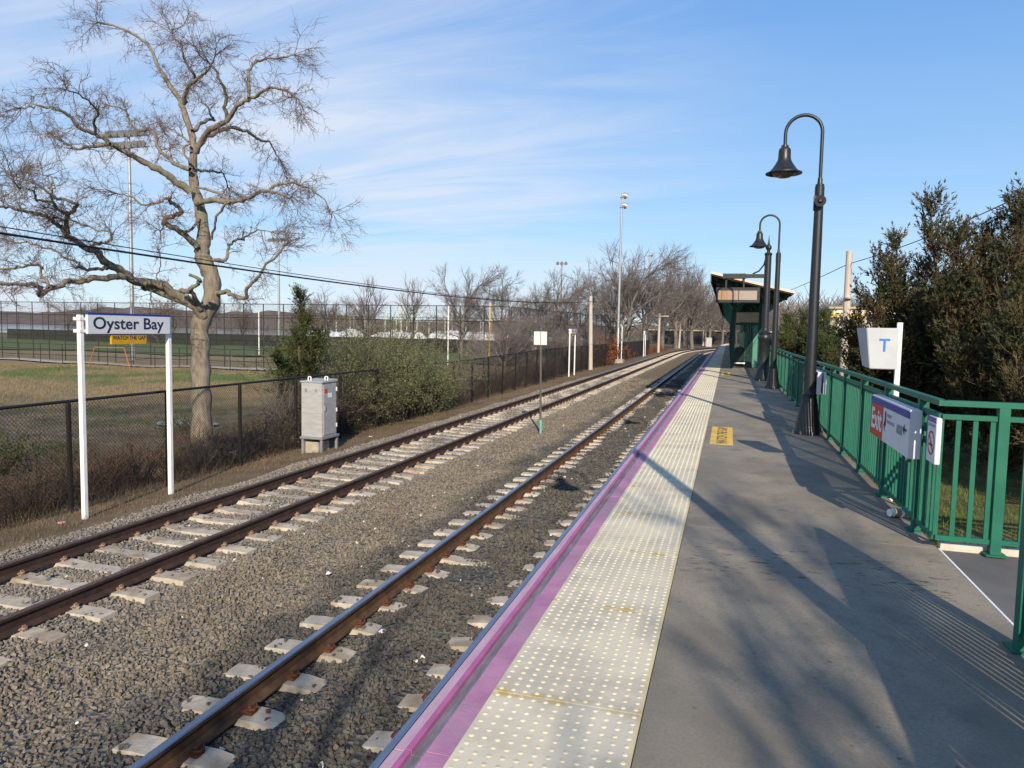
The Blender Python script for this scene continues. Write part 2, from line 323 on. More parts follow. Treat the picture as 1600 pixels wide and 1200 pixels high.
# ------------------------------------------------------------------ mesh helpers
def tag(o, label=None, cat=None, group=None, kind=None):
    if label: o['label'] = label
    if cat: o['category'] = cat
    if group: o['group'] = group
    if kind: o['kind'] = kind
    return o
def thing(name, loc, label, cat, group=None):
    o = bpy.data.objects.new(name, None); o.empty_display_size = .2
    o.location = loc; COL.objects.link(o)
    o['wl'] = tuple(loc)
    return tag(o, label, cat, group)
def wloc(o):
    p = Vector((0, 0, 0))
    while o is not None: p += o.location; o = o.parent
    return p
class MB:
    def __init__(s): s.v = []; s.f = []; s.m = []; s.mi = 0
    def quad(s, *p):
        n = len(s.v); s.v += [tuple(q) for q in p]; s.f.append(tuple(range(n, n + len(p)))); s.m.append(s.mi)
    def box(s, a, b, rot=0.0, piv=None):
        x0, y0, z0 = a; x1, y1, z1 = b
        P = [(x0, y0, z0), (x1, y0, z0), (x1, y1, z0), (x0, y1, z0), (x0, y0, z1), (x1, y0, z1), (x1, y1, z1), (x0, y1, z1)]
        if rot:
            cx, cy = piv or ((x0 + x1) / 2, (y0 + y1) / 2); cr, sr = math.cos(rot), math.sin(rot)
            P = [(cx + (x - cx) * cr - (y - cy) * sr, cy + (x - cx) * sr + (y - cy) * cr, z) for x, y, z in P]
        s.hexa(P); return s
    def hexa(s, P):
        n = len(s.v); s.v += P
        for f in ((0, 3, 2, 1), (4, 5, 6, 7), (0, 1, 5, 4), (1, 2, 6, 5), (2, 3, 7, 6), (3, 0, 4, 7)):
            s.f.append(tuple(n + i for i in f)); s.m.append(s.mi)
        return s
    def bar(s, p, q, w, h, up=(0, 0, 1)):
        """rectangular bar from p to q, w across, h along up"""
        p, q = Vector(p), Vector(q); d = (q - p).normalized(); u = Vector(up)
        sd_ = d.cross(u)
        if sd_.length < 1e-4: sd_ = d.cross(Vector((1, 0, 0)))
        sd_.normalize(); u = sd_.cross(d).normalized(); a = sd_ * w / 2; b = u * h / 2
        s.hexa([tuple(x) for x in (p - a - b, p + a - b, q + a - b, q - a - b, p - a + b, p + a + b, q + a + b, q - a + b)])
        return s
    def tube(s, pts, r, n=8, cap=True):
        pts = [Vector(p) for p in pts]
        rr = r if isinstance(r, (list, tuple)) else [r] * len(pts)
        base = len(s.v); prev = None
        for i, p in enumerate(pts):
            d = (pts[min(i + 1, len(pts) - 1)] - pts[max(i - 1, 0)]).normalized()
            if prev is None:
                a = d.cross(Vector((0, 0, 1)))
                if a.length < .1: a = d.cross(Vector((1, 0, 0)))
            else: a = prev - d * prev.dot(d)
            a.normalize(); prev = a; b = d.cross(a)
            for j in range(n):
                t = 2 * math.pi * j / n; s.v.append(tuple(p + (a * math.cos(t) + b * math.sin(t)) * rr[i]))
        for i in range(len(pts) - 1):
            for j in range(n):
                s.f.append((base + i * n + j, base + i * n + (j + 1) % n, base + (i + 1) * n + (j + 1) % n, base + (i + 1) * n + j)); s.m.append(s.mi)
        if cap:
            s.f.append(tuple(base + j for j in reversed(range(n)))); s.m.append(s.mi)
            e = base + (len(pts) - 1) * n; s.f.append(tuple(e + j for j in range(n))); s.m.append(s.mi)
        return s
    def lathe(s, prof, c, n=16, flute=0.0):
        """prof: (r, z) list, axis vertical through c"""
        base = len(s.v)
        for r, z in prof:
            for j in range(n):
                t = 2 * math.pi * j / n; q = r * (1 - flute * (j % 2))
                s.v.append((c[0] + q * math.cos(t), c[1] + q * math.sin(t), c[2] + z))
        for i in range(len(prof) - 1):
            for j in range(n):
                s.f.append((base + i * n + j, base + i * n + (j + 1) % n, base + (i + 1) * n + (j + 1) % n, base + (i + 1) * n + j)); s.m.append(s.mi)
        s.f.append(tuple(base + j for j in reversed(range(n)))); s.m.append(s.mi)
        e = base + (len(prof) - 1) * n; s.f.append(tuple(e + j for j in range(n))); s.m.append(s.mi)
        return s
    def mesh(s, name, mats):
        me = bpy.data.meshes.new(name)
        me.from_pydata(s.v, [], s.f)
        for m_ in (mats if isinstance(mats, (list, tuple)) else [mats]): me.materials.append(M[m_])
        if any(s.m):
            me.polygons.foreach_set('material_index', s.m)
        bm = bmesh.new(); bm.from_mesh(me); bmesh.ops.recalc_face_normals(bm, faces=bm.faces); bm.to_mesh(me); bm.free()
        me.update(); return me
    def build(s, name, mats, parent=None, smooth=False, bevel=0.0):
        """vertices are world coordinates; the object is placed relative to its parent's base"""
        if parent is not None:
            o_ = wloc(parent); s.v = [(x - o_.x, y - o_.y, z - o_.z) for x, y, z in s.v]
        me = s.mesh(name, mats)
        if bevel:
            bm = bmesh.new(); bm.from_mesh(me)
            bmesh.ops.bevel(bm, geom=[e for e in bm.edges if len(e.link_faces) == 2 and e.calc_face_angle(0) > .6], offset=bevel, segments=2, affect='EDGES')
            bm.to_mesh(me); bm.free()
        if smooth: smooth_mesh(me)
        return add(name, me, parent)
def smooth_mesh(me, ang=40):
    me.polygons.foreach_set('use_smooth', [True] * len(me.polygons))
    try: me.set_sharp_from_angle(angle=R(ang))
    except Exception: pass
def add(name, me, parent=None, loc=None):
    o = bpy.data.objects.new(name, me); COL.objects.link(o)
    if parent is not None: o.parent = parent
    if loc is not None: o.location = loc
    return o
def copy_tree(o, parent=None):
    c_ = o.copy(); COL.objects.link(c_); c_.parent = parent
    for ch in list(o.children): copy_tree(ch, c_)
    return c_
def np_mesh(name, V, F, mat_name):
    V = np.asarray(V, np.float32); F = np.asarray(F, np.int32); k_ = F.shape[1]
    me = bpy.data.meshes.new(name)
    me.vertices.add(len(V)); me.vertices.foreach_set('co', V.ravel())
    me.loops.add(F.size); me.loops.foreach_set('vertex_index', F.ravel())
    me.polygons.add(len(F)); me.polygons.foreach_set('loop_start', np.arange(0, F.size, k_, dtype=np.int32))
    try: me.polygons.foreach_set('loop_total', np.full(len(F), k_, np.int32))
    except Exception: pass
    me.materials.append(M[mat_name]); me.update(calc_edges=True); me.validate()
    return me
class Tubes:
    """many thin tapering tubes in one mesh"""
    def __init__(s, n=4): s.n = n; s.V = []; s.F = []; s.c = 0
    def add(s, pts, rad):
        P = np.asarray(pts, float); r = np.asarray(rad, float); k_ = len(P); n = s.n
        T = np.empty_like(P); T[1:-1] = P[2:] - P[:-2]; T[0] = P[1] - P[0]; T[-1] = P[-1] - P[-2]
        T /= np.linalg.norm(T, axis=1)[:, None] + 1e-9
        ref = np.array([0., 0, 1]) if abs(T[0][2]) < .8 else np.array([1., 0, 0])
        A_ = np.cross(T, ref); A_ /= np.linalg.norm(A_, axis=1)[:, None] + 1e-9; B_ = np.cross(T, A_)
        th = np.arange(n) * 2 * np.pi / n
        V = P[:, None] + (A_[:, None] * np.cos(th)[None, :, None] + B_[:, None] * np.sin(th)[None, :, None]) * r[:, None, None]
        i = np.arange(k_ - 1)[:, None] * n; j = np.arange(n)[None]; j2 = (j + 1) % n
        F = np.stack([i + j, i + j2, i + n + j2, i + n + j], -1).reshape(-1, 4) + s.c
        s.V.append(V.reshape(-1, 3)); s.F.append(F); s.c += k_ * n
    def mesh(s, name, m_, off=(0, 0, 0), smooth=False):
        me = np_mesh(name, np.concatenate(s.V) - np.asarray(off, float), np.concatenate(s.F), m_)
        if smooth: me.polygons.foreach_set('use_smooth', [True] * len(me.polygons))
        return me
def text_mesh(body, w, h, origin, right, up, mat_name, name='lettering', bold=.0, extrude=.0015):
    """flat print: text stretched to w x h with its lower left corner at origin (world)"""
    cu_ = bpy.data.curves.new('t', 'FONT'); cu_.body = body; cu_.size = 1; cu_.offset = bold; cu_.extrude = .02; cu_.resolution_u = 3
    o = bpy.data.objects.new('t', cu_); COL.objects.link(o); bpy.context.view_layer.update()
    me = bpy.data.meshes.new_from_object(o.evaluated_get(bpy.context.evaluated_depsgraph_get()))
    bpy.data.objects.remove(o); me.name = name
    n = len(me.vertices); co = np.empty(n * 3, np.float32); me.vertices.foreach_get('co', co); co = co.reshape(-1, 3)
    mn, mx = co.min(0), co.max(0); q = (co - mn) / (mx - mn)
    rt_, up_ = np.array(right, float), np.array(up, float); nm = np.cross(rt_, up_)
    V = np.array(origin, float) + q[:, :1] * w * rt_ + q[:, 1:2] * h * up_ + (q[:, 2:] - .5) * 2 * extrude * nm
    me.vertices.foreach_set('co', V.astype(np.float32).ravel()); me.materials.clear(); me.materials.append(M[mat_name]); me.update()
    return me
def text(parent, *a, **kw):
    me = text_mesh(*a, **kw)
    o = add(kw.get('name', 'lettering'), me, parent); o.location = -wloc(parent); return o

# ------------------------------------------------------------------ line of the railway: straight, then a right-hand curve
S0, RC = 105.0, 250.0
def along(X0, s):
    if s <= S0: return X0, s, 0.0
    ph = (s - S0) / RC; r = RC - X0
    return RC - r * math.cos(ph), S0 + r * math.sin(ph), -ph
PL = 1.22                                       # platform top, metres above the rail heads
def gz(x, y):
    """terrain height"""
    x = np.asarray(x, float); y = np.asarray(y, float)
    d = -.283 * x + .959 * y
    far = np.interp(d, [-400, 30, 42, 60, 200, 420], [-1.6, -1.55, -1.4, -1.0, -1.0, -1.2])
    far = far + .10 * np.sin(x * .23 + 1) * np.sin(y * .19) + .06 * np.sin(x * .61 + y * .43)
    left = np.interp(x, [-1e4, -19, -15, -12.2, -11.2, -10.2, -9.6, -9.2], [0, 0, .25, .72, .83, .93, .97, 1])
    h = far * (1 - left) + left * np.where(x < -9.0, -.24, -.42)
    cv = np.clip((y - S0) / 140, 0, 1)
    h = h + (1 - left) * 0 
    r_ = np.interp(x, [-9, 1.2, 1.8, 4.5, 9, 30, 1e4], [0, 0, 1.25, 1.15, 1.35, 1.3, 1.6])
    h = h + r_
    pond = np.exp(-(((x + 24.2) / 2.4) ** 2 + ((y - 28) / 1.9) ** 2)); h = h - .35 * pond
    h = np.where(y > 165, h * np.clip(1 - (y - 165) / 40, 0, 1) + np.clip((y - 165) / 40, 0, 1) * np.where(x > -120, -.1, h), h)
    bay = np.clip((d - 235) / 25, 0, 1) * np.clip((-x - 95) / 25, 0, 1); h = h * (1 - bay) - 4.0 * bay
    return h
def G(x, y): return float(gz(x, y))
def nonuni(a, b, fine_a, fine_b, step, grow=1.16):
    q = list(np.arange(fine_a, fine_b + 1e-6, step)); s_ = step
    while q[-1] < b: s_ *= grow; q.append(q[-1] + s_)
    s_ = step; p = []
    lo_ = fine_a
    while lo_ > a: s_ *= grow; lo_ -= s_; p.append(lo_)
    return np.array(p[::-1] + q)
gx = nonuni(-1500, 900, -60, 12, .8); gy = nonuni(-300, 1600, -6, 70, .8)
XX, YY = np.meshgrid(gx, gy, indexing='ij'); ZZ = gz(XX, YY)
nx, ny = XX.shape
idx = np.arange(nx * ny).reshape(nx, ny)
F = np.stack([idx[:-1, :-1], idx[1:, :-1], idx[1:, 1:], idx[:-1, 1:]], -1).reshape(-1, 4)
me = np_mesh('ground', np.stack([XX, YY, ZZ], -1).reshape(-1, 3), F, 'ground'); me.polygons.foreach_set('use_smooth', [True] * len(me.polygons))
tag(add('ground', me), kind='structure')

def sheet(name, pts, z, m_):
    mb = MB(); mb.quad(*[(x, y, z) for x, y in pts]); o = mb.build(name, m_); return tag(o, kind='structure')
def ribbon(name, X0, X1, zs, s_list, m_, kind='structure', lat=1, parent=None):
    """a strip that follows the railway between offsets X0 and X1"""
    mb = MB(); rows = []
    for s_ in s_list:
        row = []
        for i in range(lat + 1):
            X = X0 + (X1 - X0) * i / lat; x, y, _ = along(X, s_); row.append((x, y, zs if not callable(zs) else zs(X, s_)))
        rows.append(row)
    for a, b in zip(rows[:-1], rows[1:]):
        for i in range(lat): mb.quad(a[i], a[i + 1], b[i + 1], b[i])
    o = mb.build(name, m_, parent)
    return tag(o, kind=kind) if kind else o
SL = list(np.arange(-12, 40, 1.0)) + list(np.arange(40, 261, 4.0))
rngb = np.random.default_rng(5)
T1C_ = -2.925
def bed_z(X, s_):
    u = abs(X - T1C_); mid = .052 * min(1, max(0, (.46 - u) / .14)) * (.75 + .25 * math.sin(s_ * 2.3 + X))
    lo2 = -.006 * min(1, max(0, (1.5 - abs(X + 7.545)) / .2))
    return -.222 + lo2 + mid + .018 * math.sin(s_ * 1.7 + X * 3.1) + .012 * math.sin(X * 5.3 + s_ * .9) - .10 * max(0, (-9.15 - X)) / .5
ribbon('ballast_bed', -9.75, -1.05, bed_z, SL, 'ballast_bed', lat=44)
# soil verge carried on beyond the bend so the fence line keeps its footing
water = sheet('bay_water', [(-1400, 120), (-95, 120), (-95, 1500), (-1400, 1500)], -1.75, 'water')
mb = MB(); ring = [(-24.2 + 1.5 * math.cos(t) * (1 + .15 * math.sin(3 * t)), 28 + 1.0 * math.sin(t) * (1 + .12 * math.cos(2 * t))) for t in np.linspace(0, 2 * math.pi, 24, endpoint=False)]
tag(mb.quad(*[(x, y, -1.72) for x, y in ring]) or mb.build('pond_water', 'water'), kind='structure')
def drape(name, x0, x1, y0, y1, n, m_, dz):
    mb = MB(); xs = np.linspace(x0, x1, n); ys = np.linspace(y0, y1, n)
    for i in range(n - 1):
        for j in range(n - 1):
            mb.quad(*[(x, y, G(x, y) + dz) for x, y in ((xs[i], ys[j]), (xs[i + 1], ys[j]), (xs[i + 1], ys[j + 1]), (xs[i], ys[j + 1]))])
    return tag(mb.build(name, m_), kind='structure')
drape('playing_field', -150, -15.5, 74, 165, 34, 'turf', .10)
mb = MB(); c0 = (-52, 142)
mb.quad(*[(c0[0] + 25 * math.cos(t), c0[1] + 13 * math.sin(t), -.62) for t in np.linspace(0, 2 * math.pi, 40, endpoint=False)])
tag(mb.build('infield_dirt', 'infield'), kind='structure')
drape('footpath', -120, -17, 52.6, 54.4, 40, 'path', .12)
# hills across the water and behind the station
def ridge(name, x0, x1, y, hfun, depth, n=80):
    mb = MB(); xs = np.linspace(x0, x1, n); P = [[], [], []]
    for x in xs:
        h = hfun(x); P[0].append((x, y, -2)); P[1].append((x, y + depth * .45, h)); P[2].append((x, y + depth, h * .8))
    for i in range(n - 1):
        for a in range(2): mb.quad(P[a][i], P[a][i + 1], P[a + 1][i + 1], P[a + 1][i])
    return tag(mb.build(name, 'hill_wood', smooth=True), kind='structure')
ridge('hills', -1500, 60, 760, lambda x: 16 + 6 * math.sin(x * .006) + 3 * math.sin(x * .021 + 1) + 2.0 * math.sin(x * .11), 260, 160)

# ------------------------------------------------------------------ ballast stones (uncountable: instanced on scattered points)
rng = np.random.default_rng(11)
rock_col = bpy.data.collections.new('ballast_stone_shapes')
for i in range(9):
    bm = bmesh.new(); sc = rng.uniform(.55, 1.2, 3)
    for _ in range(11):
        q = rng.normal(0, 1, 3); q /= np.linalg.norm(q); bm.verts.new(Vector([float(a_) for a_ in q * sc * .55]))
    hl = bmesh.ops.convex_hull(bm, input=bm.verts)
    bmesh.ops.delete(bm, geom=[v for v in hl['geom_unused'] + hl['geom_interior'] if isinstance(v, bmesh.types.BMVert)], context='VERTS')
    me = bpy.data.meshes.new('stone_shape'); bm.to_mesh(me); bm.free(); me.materials.append(M['stone'])
    rock_col.objects.link(bpy.data.objects.new('stone_shape', me))
TIE_P, T1C, T2C = .609, -2.925, -7.545
PH1, PH2 = 4.225 - 5 * .609, 5.45 - 7 * .609
def on_tie(x, y):
    r_ = np.zeros(len(x), bool)
    for c_, ph in ((T1C, PH1), (T2C, PH2)):
        u = np.abs((y - ph + TIE_P / 2) % TIE_P - TIE_P / 2); r_ |= (np.abs(x - c_) < 1.31) & (u < .125) & (np.abs(x - c_) > (.36 + .08 * np.sin(y * 9) if c_ == T1C else -1))
    return r_
def scatter(y0, y1, dens, smin, smax):
    n = int((y1 - y0) * 8.5 * dens)
    x = rng.uniform(-9.75, -1.1, n); y = rng.uniform(y0, y1, n)
    keep = ~(on_tie(x, y) & (rng.random(n) > .035))
    for rl in (-3.68, -2.17, -6.79, -8.30): keep &= np.abs(x - rl) > .09
    keep &= ~((x < -9.3) & (rng.random(n) < (-9.3 - x) * 2))
    x, y = x[keep], y[keep]
    z = np.array([bed_z(a, b) for a, b in zip(x, y)]) + rng.uniform(-.006, .018, len(x))
    z[on_tie(x, y)] = -.165
    return np.stack([x, y, z], -1), rng.uniform(smin, smax, len(x))
parts_ = [scatter(2.2, 8, 950, .026, .056), scatter(8, 16, 640, .030, .060), scatter(16, 30, 300, .040, .072), scatter(30, 50, 120, .055, .09)]
PT = np.concatenate([p[0] for p in parts_]); SC = np.concatenate([p[1] for p in parts_])
me = bpy.data.meshes.new('ballast_stones'); me.vertices.add(len(PT)); me.vertices.foreach_set('co', PT.astype(np.float32).ravel())
at = me.attributes.new('sz', 'FLOAT', 'POINT'); at.data.foreach_set('value', SC.astype(np.float32))
at = me.attributes.new('rt', 'FLOAT_VECTOR', 'POINT'); at.data.foreach_set('vector', rng.uniform(0, 6.28, (len(PT), 3)).astype(np.float32).ravel())
me.materials.append(M['stone'])
bo = tag(add('ballast_stones', me), 'loose crushed stone ballast between and around the concrete ties', 'ballast', kind='stuff')
ng = bpy.data.node_groups.new('scatter_stones', 'GeometryNodeTree')
ng.interface.new_socket('Geometry', in_out='INPUT', socket_type='NodeSocketGeometry'); ng.interface.new_socket('Geometry', in_out='OUTPUT', socket_type='NodeSocketGeometry')
gi = ng.nodes.new('NodeGroupInput'); go = ng.nodes.new('NodeGroupOutput')
ci = ng.nodes.new('GeometryNodeCollectionInfo'); ci.inputs[0].default_value = rock_col; ci.inputs[1].default_value = True; ci.inputs[2].default_value = True
ip = ng.nodes.new('GeometryNodeInstanceOnPoints'); ip.inputs['Pick Instance'].default_value = True
a1 = ng.nodes.new('GeometryNodeInputNamedAttribute'); a1.data_type = 'FLOAT'; a1.inputs[0].default_value = 'sz'
a2 = ng.nodes.new('GeometryNodeInputNamedAttribute'); a2.data_type = 'FLOAT_VECTOR'; a2.inputs[0].default_value = 'rt'
e2r = ng.nodes.new('FunctionNodeEulerToRotation')
ng.links.new(gi.outputs[0], ip.inputs['Points']); ng.links.new(ci.outputs[0], ip.inputs['Instance'])
ng.links.new(a2.outputs[0], e2r.inputs[0]); ng.links.new(e2r.outputs[0], ip.inputs['Rotation'])
ng.links.new(a1.outputs[0], ip.inputs['Scale']); ng.links.new(ip.outputs[0], go.inputs[0])
md = bo.modifiers.new('scatter', 'NODES'); md.node_group = ng

# ------------------------------------------------------------------ the two tracks
def rail_profile():
    h = [(-.07, -.185), (-.07, -.172), (-.02, -.155), (-.009, -.14), (-.009, -.052), (-.034, -.038), (-.036, -.010), (-.028, 0)]
    return h + [(-x, z) for x, z in reversed(h)]
def rail(parent, X0, web, top):
    pr = rail_profile(); n = len(pr); mb = MB(); ss = [-12, 0, 20, 50, 80] + list(np.arange(105, 261, 4.0)); rows = []
    for s_ in ss:
        base = len(mb.v)
        for px, pz in pr:
            x, y, _ = along(X0 + px, s_); mb.v.append((x, y, pz))
        rows.append(base)
    for a, b in zip(rows[:-1], rows[1:]):
        for j in range(n):
            mb.f.append((a + j, a + (j + 1) % n, b + (j + 1) % n, b + j)); mb.m.append(1 if j in (6, 7, 8) else 0)
    mb.f.append(tuple(rows[0] + j for j in range(n))); mb.m.append(0)
    return mb.build('rail', [web, top], parent)
def tie_mesh():
    mb = MB(); prof = [(-1.30, -.190), (-1.12, -.180), (-.55, -.180), (-.38, -.205), (.38, -.205), (.55, -.180), (1.12, -.180), (1.30, -.190)]
    n = len(prof); V = []
    for x, z in prof: V += [(x, -.135, -.30), (x, -.112, z), (x, .112, z), (x, .135, -.30)]
    mb.v = V
    for i in range(n - 1):
        for j in range(4): mb.f.append((i * 4 + j, i * 4 + (j + 1) % 4, i * 4 + 4 + (j + 1) % 4, i * 4 + 4 + j)); mb.m.append(0)
    mb.f += [(3, 2, 1, 0), tuple(4 * (n - 1) + j for j in range(4))]; mb.m += [0, 0]
    return mb.mesh('concrete_tie', 'tie')
TIE = tie_mesh()
def clip_mesh(mn):
    mb = MB(); mb.box((.0, -.045, -.18), (.075, .045, -.150)); mb.box((.035, -.028, -.150), (.062, .028, -.105))
    mb.tube([(-.012, .05, -.150), (.05, .055, -.128), (.085, .02, -.135), (.085, -.02, -.135), (.05, -.055, -.128), (-.012, -.05, -.150)], .010, 5)
    return mb.mesh('rail_clip', mn)
CL1, CL2 = clip_mesh('clip'), clip_mesh('clip_pale')
def track(label, centre, ph, web, top, clipm, n_ind, n_clip):
    t = thing('railway_track', (centre, 0, -.30), label, 'track')
    for X in (centre - .755, centre + .755): rail(t, X, web, top)
    o0 = Vector((centre, 0, -.30)); rest = MB(); kk = 0
    for i in range(0, 420):
        s_ = ph + i * TIE_P
        if s_ > 255: break
        x, y, rz = along(centre, s_)
        if i < n_ind:
            o = add('concrete_tie', TIE, t, (x - centre + random.uniform(-.012, .012), y, .30 + random.uniform(-.006, .004)))
            o.rotation_euler.z = rz + random.uniform(-.008, .008)
            if i < n_clip:
                for rx in (-.755, .755):
                    for sg in (-1, 1):
                        c_ = add('rail_clip', clipm, o, (rx + sg * .066, 0, 0)); c_.rotation_euler.z = 0 if sg > 0 else math.pi
                        if clipm is CL2: c_.scale = (.6, .62, 1); c_.location.z = -.012
        else:
            cr, sr = math.cos(rz), math.sin(rz); b0 = len(rest.v)
            for v in TIE.vertices: rest.v.append((x + v.co.x * cr - v.co.y * sr, y + v.co.x * sr + v.co.y * cr, v.co.z))
            for p in TIE.polygons: rest.f.append(tuple(b0 + q for q in p.vertices)); rest.m.append(0)
    tag(rest.build('distant_ties', 'tie', t), kind='stuff')
    return t
random.seed(3)
track('polished railway track running right below the edge of the platform', T1C, PH1, 'rail_web', 'rail_top', CL1, 150, 60)
track('rust-brown railway track running beside the chain-link fence', T2C, PH2, 'rail_web_dark', 'rail_top_rust', CL2, 150, 62)

# ------------------------------------------------------------------ platform
plat = bpy.data.objects.new('platform', None); COL.objects.link(plat); plat.location = (0, 0, 0); tag(plat, kind='structure')
PEND = 128.0
def pribbon(name, X0, X1, z0, z1, s0, s1, m_, step=4.0, parent=plat):
    """solid strip of the platform following the railway"""
    ss = [s0] + [q for q in np.arange(math.ceil(s0 / step) * step, s1, step) if s0 + .2 < q < s1 - .2 and q > S0 - 6] + [s1]
    mb = MB(); rows = []
    for s_ in ss:
        a = along(X0, s_); b = along(X1, s_); base = len(mb.v)
        mb.v += [(a[0], a[1], z0), (b[0], b[1], z0), (b[0], b[1], z1), (a[0], a[1], z1)]; rows.append(base)
    for a, b in zip(rows[:-1], rows[1:]):
        for j in range(4): mb.f.append((a + j, a + (j + 1) % 4, b + (j + 1) % 4, b + j)); mb.m.append(0)
    mb.f += [tuple(rows[0] + j for j in (3, 2, 1, 0)), tuple(rows[-1] + j for j in range(4))]; mb.m += [0, 0]
    return mb.build(name, m_, parent)
pribbon('platform_base', -1.10, 1.66, -.6, 1.05, -12, PEND, 'concrete')
pribbon('platform_deck', -1.17, 1.715, .92, 1.185, -12, PEND, 'concrete')
y0 = 12.72 - 6.1 * 4
while y0 < PEND - .5:
    y1 = min(y0 + 6.1, PEND); pribbon('platform_slab', -.302, 1.72, 1.10, PL, y0 + .006, y1 - .006, 'platform_concrete'); y0 += 6.1
for nm, X0, X1, z0, z1, m_ in (('edge_strip', -1.262, -1.212, 1.02, 1.205, 'pink'), ('edge_strip', -1.211, -1.183, 1.02, 1.214, 'magenta'),
                               ('edge_joint', -1.182, -1.118, 1.02, 1.192, 'edge_grey'), ('edge_strip', -1.117, -1.012, 1.02, 1.221, 'purple')):
    for s0 in np.arange(-12, PEND - 1, 4.88): pribbon(nm, X0, X1, z0, z1, s0 + .004, min(s0 + 4.876, PEND), m_)
# tactile warning panels with raised domes
def tactile_mesh():
    mb = MB(); w, l = .703, 1.214
    mb.box((0, 0, -.10), (w, l, .004))
    nxd, nyd = 12, 20; rp = [(math.cos(2 * math.pi * i / 7), math.sin(2 * math.pi * i / 7)) for i in range(7)]
    mb.mi = 1
    for i in range(nxd):
        for j in range(nyd):
            cx, cy = w / 2 + (i - (nxd - 1) / 2) * .0585, l / 2 + (j - (nyd - 1) / 2) * .0607
            b0 = len(mb.v)
            mb.v += [(cx + .0130 * a, cy + .0130 * b, .0035) for a, b in rp] + [(cx + .0085 * a, cy + .0085 * b, .0085) for a, b in rp]
            for q in range(7): mb.f.append((b0 + q, b0 + (q + 1) % 7, b0 + 7 + (q + 1) % 7, b0 + 7 + q)); mb.m.append(1)
            mb.f.append(tuple(b0 + 7 + q for q in range(7))); mb.m.append(1)
    return mb.mesh('tactile_panel', ['tactile_base', 'tactile_dome'])
TAC = tactile_mesh(); s_ = 4.43 - 1.22 * 10
while s_ < PEND - 1.2:
    x, y, rz = along(-1.010, s_); o = add('tactile_panel', TAC, plat, (x, y, PL)); o.rotation_euler.z = rz; s_ += 1.22
# yellow floor markings reading WATCH THE GAP
for y0 in (11.70, 31.4, 51.2):
    mb = MB()
    for a, b in ((y0, 12.71 if y0 < 12 else y0 + 1.0), (12.73 if y0 < 12 else y0 + 1.004, y0 + 2.2)):
        mb.box((-.215, a, PL - .05), (.14, b, PL + .003))
    o = mb.build('floor_marking', 'mark_yellow'); tag(o, 'flat worn yellow floor marking lettered in black ' + ('beside the nearer lamp post' if y0 < 12 else 'before the shelter' if y0 < 40 else 'under the canopy'), 'floor marking', 'yellow floor markings')
    text(o, 'WATCH THE GAP', 2.05, .17, (.052, y0 + .08, PL + .0045), (0, 1, 0), (-1, 0, 0), 'mark_black', bold=.012, extrude=.0008)
# side walkway leading off to the ramp
walk = bpy.data.objects.new('exit_walkway', None); COL.objects.link(walk); tag(walk, kind='structure')
mb = MB(); mb.box((1.735, 4.35, .5), (14, 6.62, 1.208)); mb.build('walkway_deck', 'asphalt', walk)
mb = MB(); mb.box((1.74, 6.625, .5), (14, 6.70, 1.262)); mb.build('kerb', 'kerb_white', walk)
mb = MB(); mb.box((1.74, 4.27, .5), (14, 4.345, 1.262)); mb.build('kerb', 'kerb_white', walk)
mb = MB(); mb.box((1.7205, 4.4, 1.0), (1.7345, 6.62, 1.2225)); mb.build('seam_strip', 'white_paint', walk)

# ------------------------------------------------------------------ green railings
def railing(name, label, runs, y_posts):
    (xa, ya), _ = runs[0]; t = thing(name, (xa, ya, PL), label, 'railing', 'green platform railings')
    for (x0, y0), (x1, y1) in runs:
        d = Vector((x1 - x0, y1 - y0, 0)); Ln = d.length; d.normalize(); sd_ = Vector((-d.y, d.x, 0)); p0 = Vector((x0, y0, 0)); rotz = math.atan2(d.y, d.x)
        for z, w, h, nm in ((2.425, .065, .045, 'top_rail'), (2.315, .045, .04, 'mid_rail'), (1.325, .045, .04, 'bottom_rail')):
            MB().bar(p0 + Vector((0, 0, z)), p0 + d * (Ln + (.03 if nm == 'top_rail' else 0)) + Vector((0, 0, z)), w, h).build(nm, 'green', t)
        gap = 1.45; q = y_posts
        while q < Ln:
            c_ = p0 + d * q; mb = MB()
            mb.box((c_.x - .038, c_.y - .038, PL + .012), (c_.x + .038, c_.y + .038, 2.402)); mb.box((c_.x - .075, c_.y - .075, PL - .001), (c_.x + .075, c_.y + .075, PL + .012))
            mb.build('post', 'green', t); q += gap
        n = int(Ln / .121)
        hx_, hy_ = (.010, .015) if abs(d.y) > .5 else (.0175, .010)
        mb = MB(); mb.box((-hx_, -hy_, -.475), (hx_, hy_, .475)); bal = mb.mesh('baluster', 'green')
        for i in range(n + 1):
            c_ = p0 + d * min(.0 + i * .121, Ln)
            if min(abs((i * .121) - (y_posts + gap * j)) for j in range(30)) < .055: continue
            add('baluster', bal, t, (c_.x - xa, c_.y - ya, 1.82 - PL))
    return t
railing('platform_railing', 'green metal railing that turns the corner by the exit sign', [((1.68, 36.6), (1.68, 6.58)), ((1.68, 6.58), (6.2, 6.58))], .43)
railing('near_railing', 'green metal railing end post at the near side of the exit walkway', [((1.64, 4.62), (1.64, -9.0))], .04)

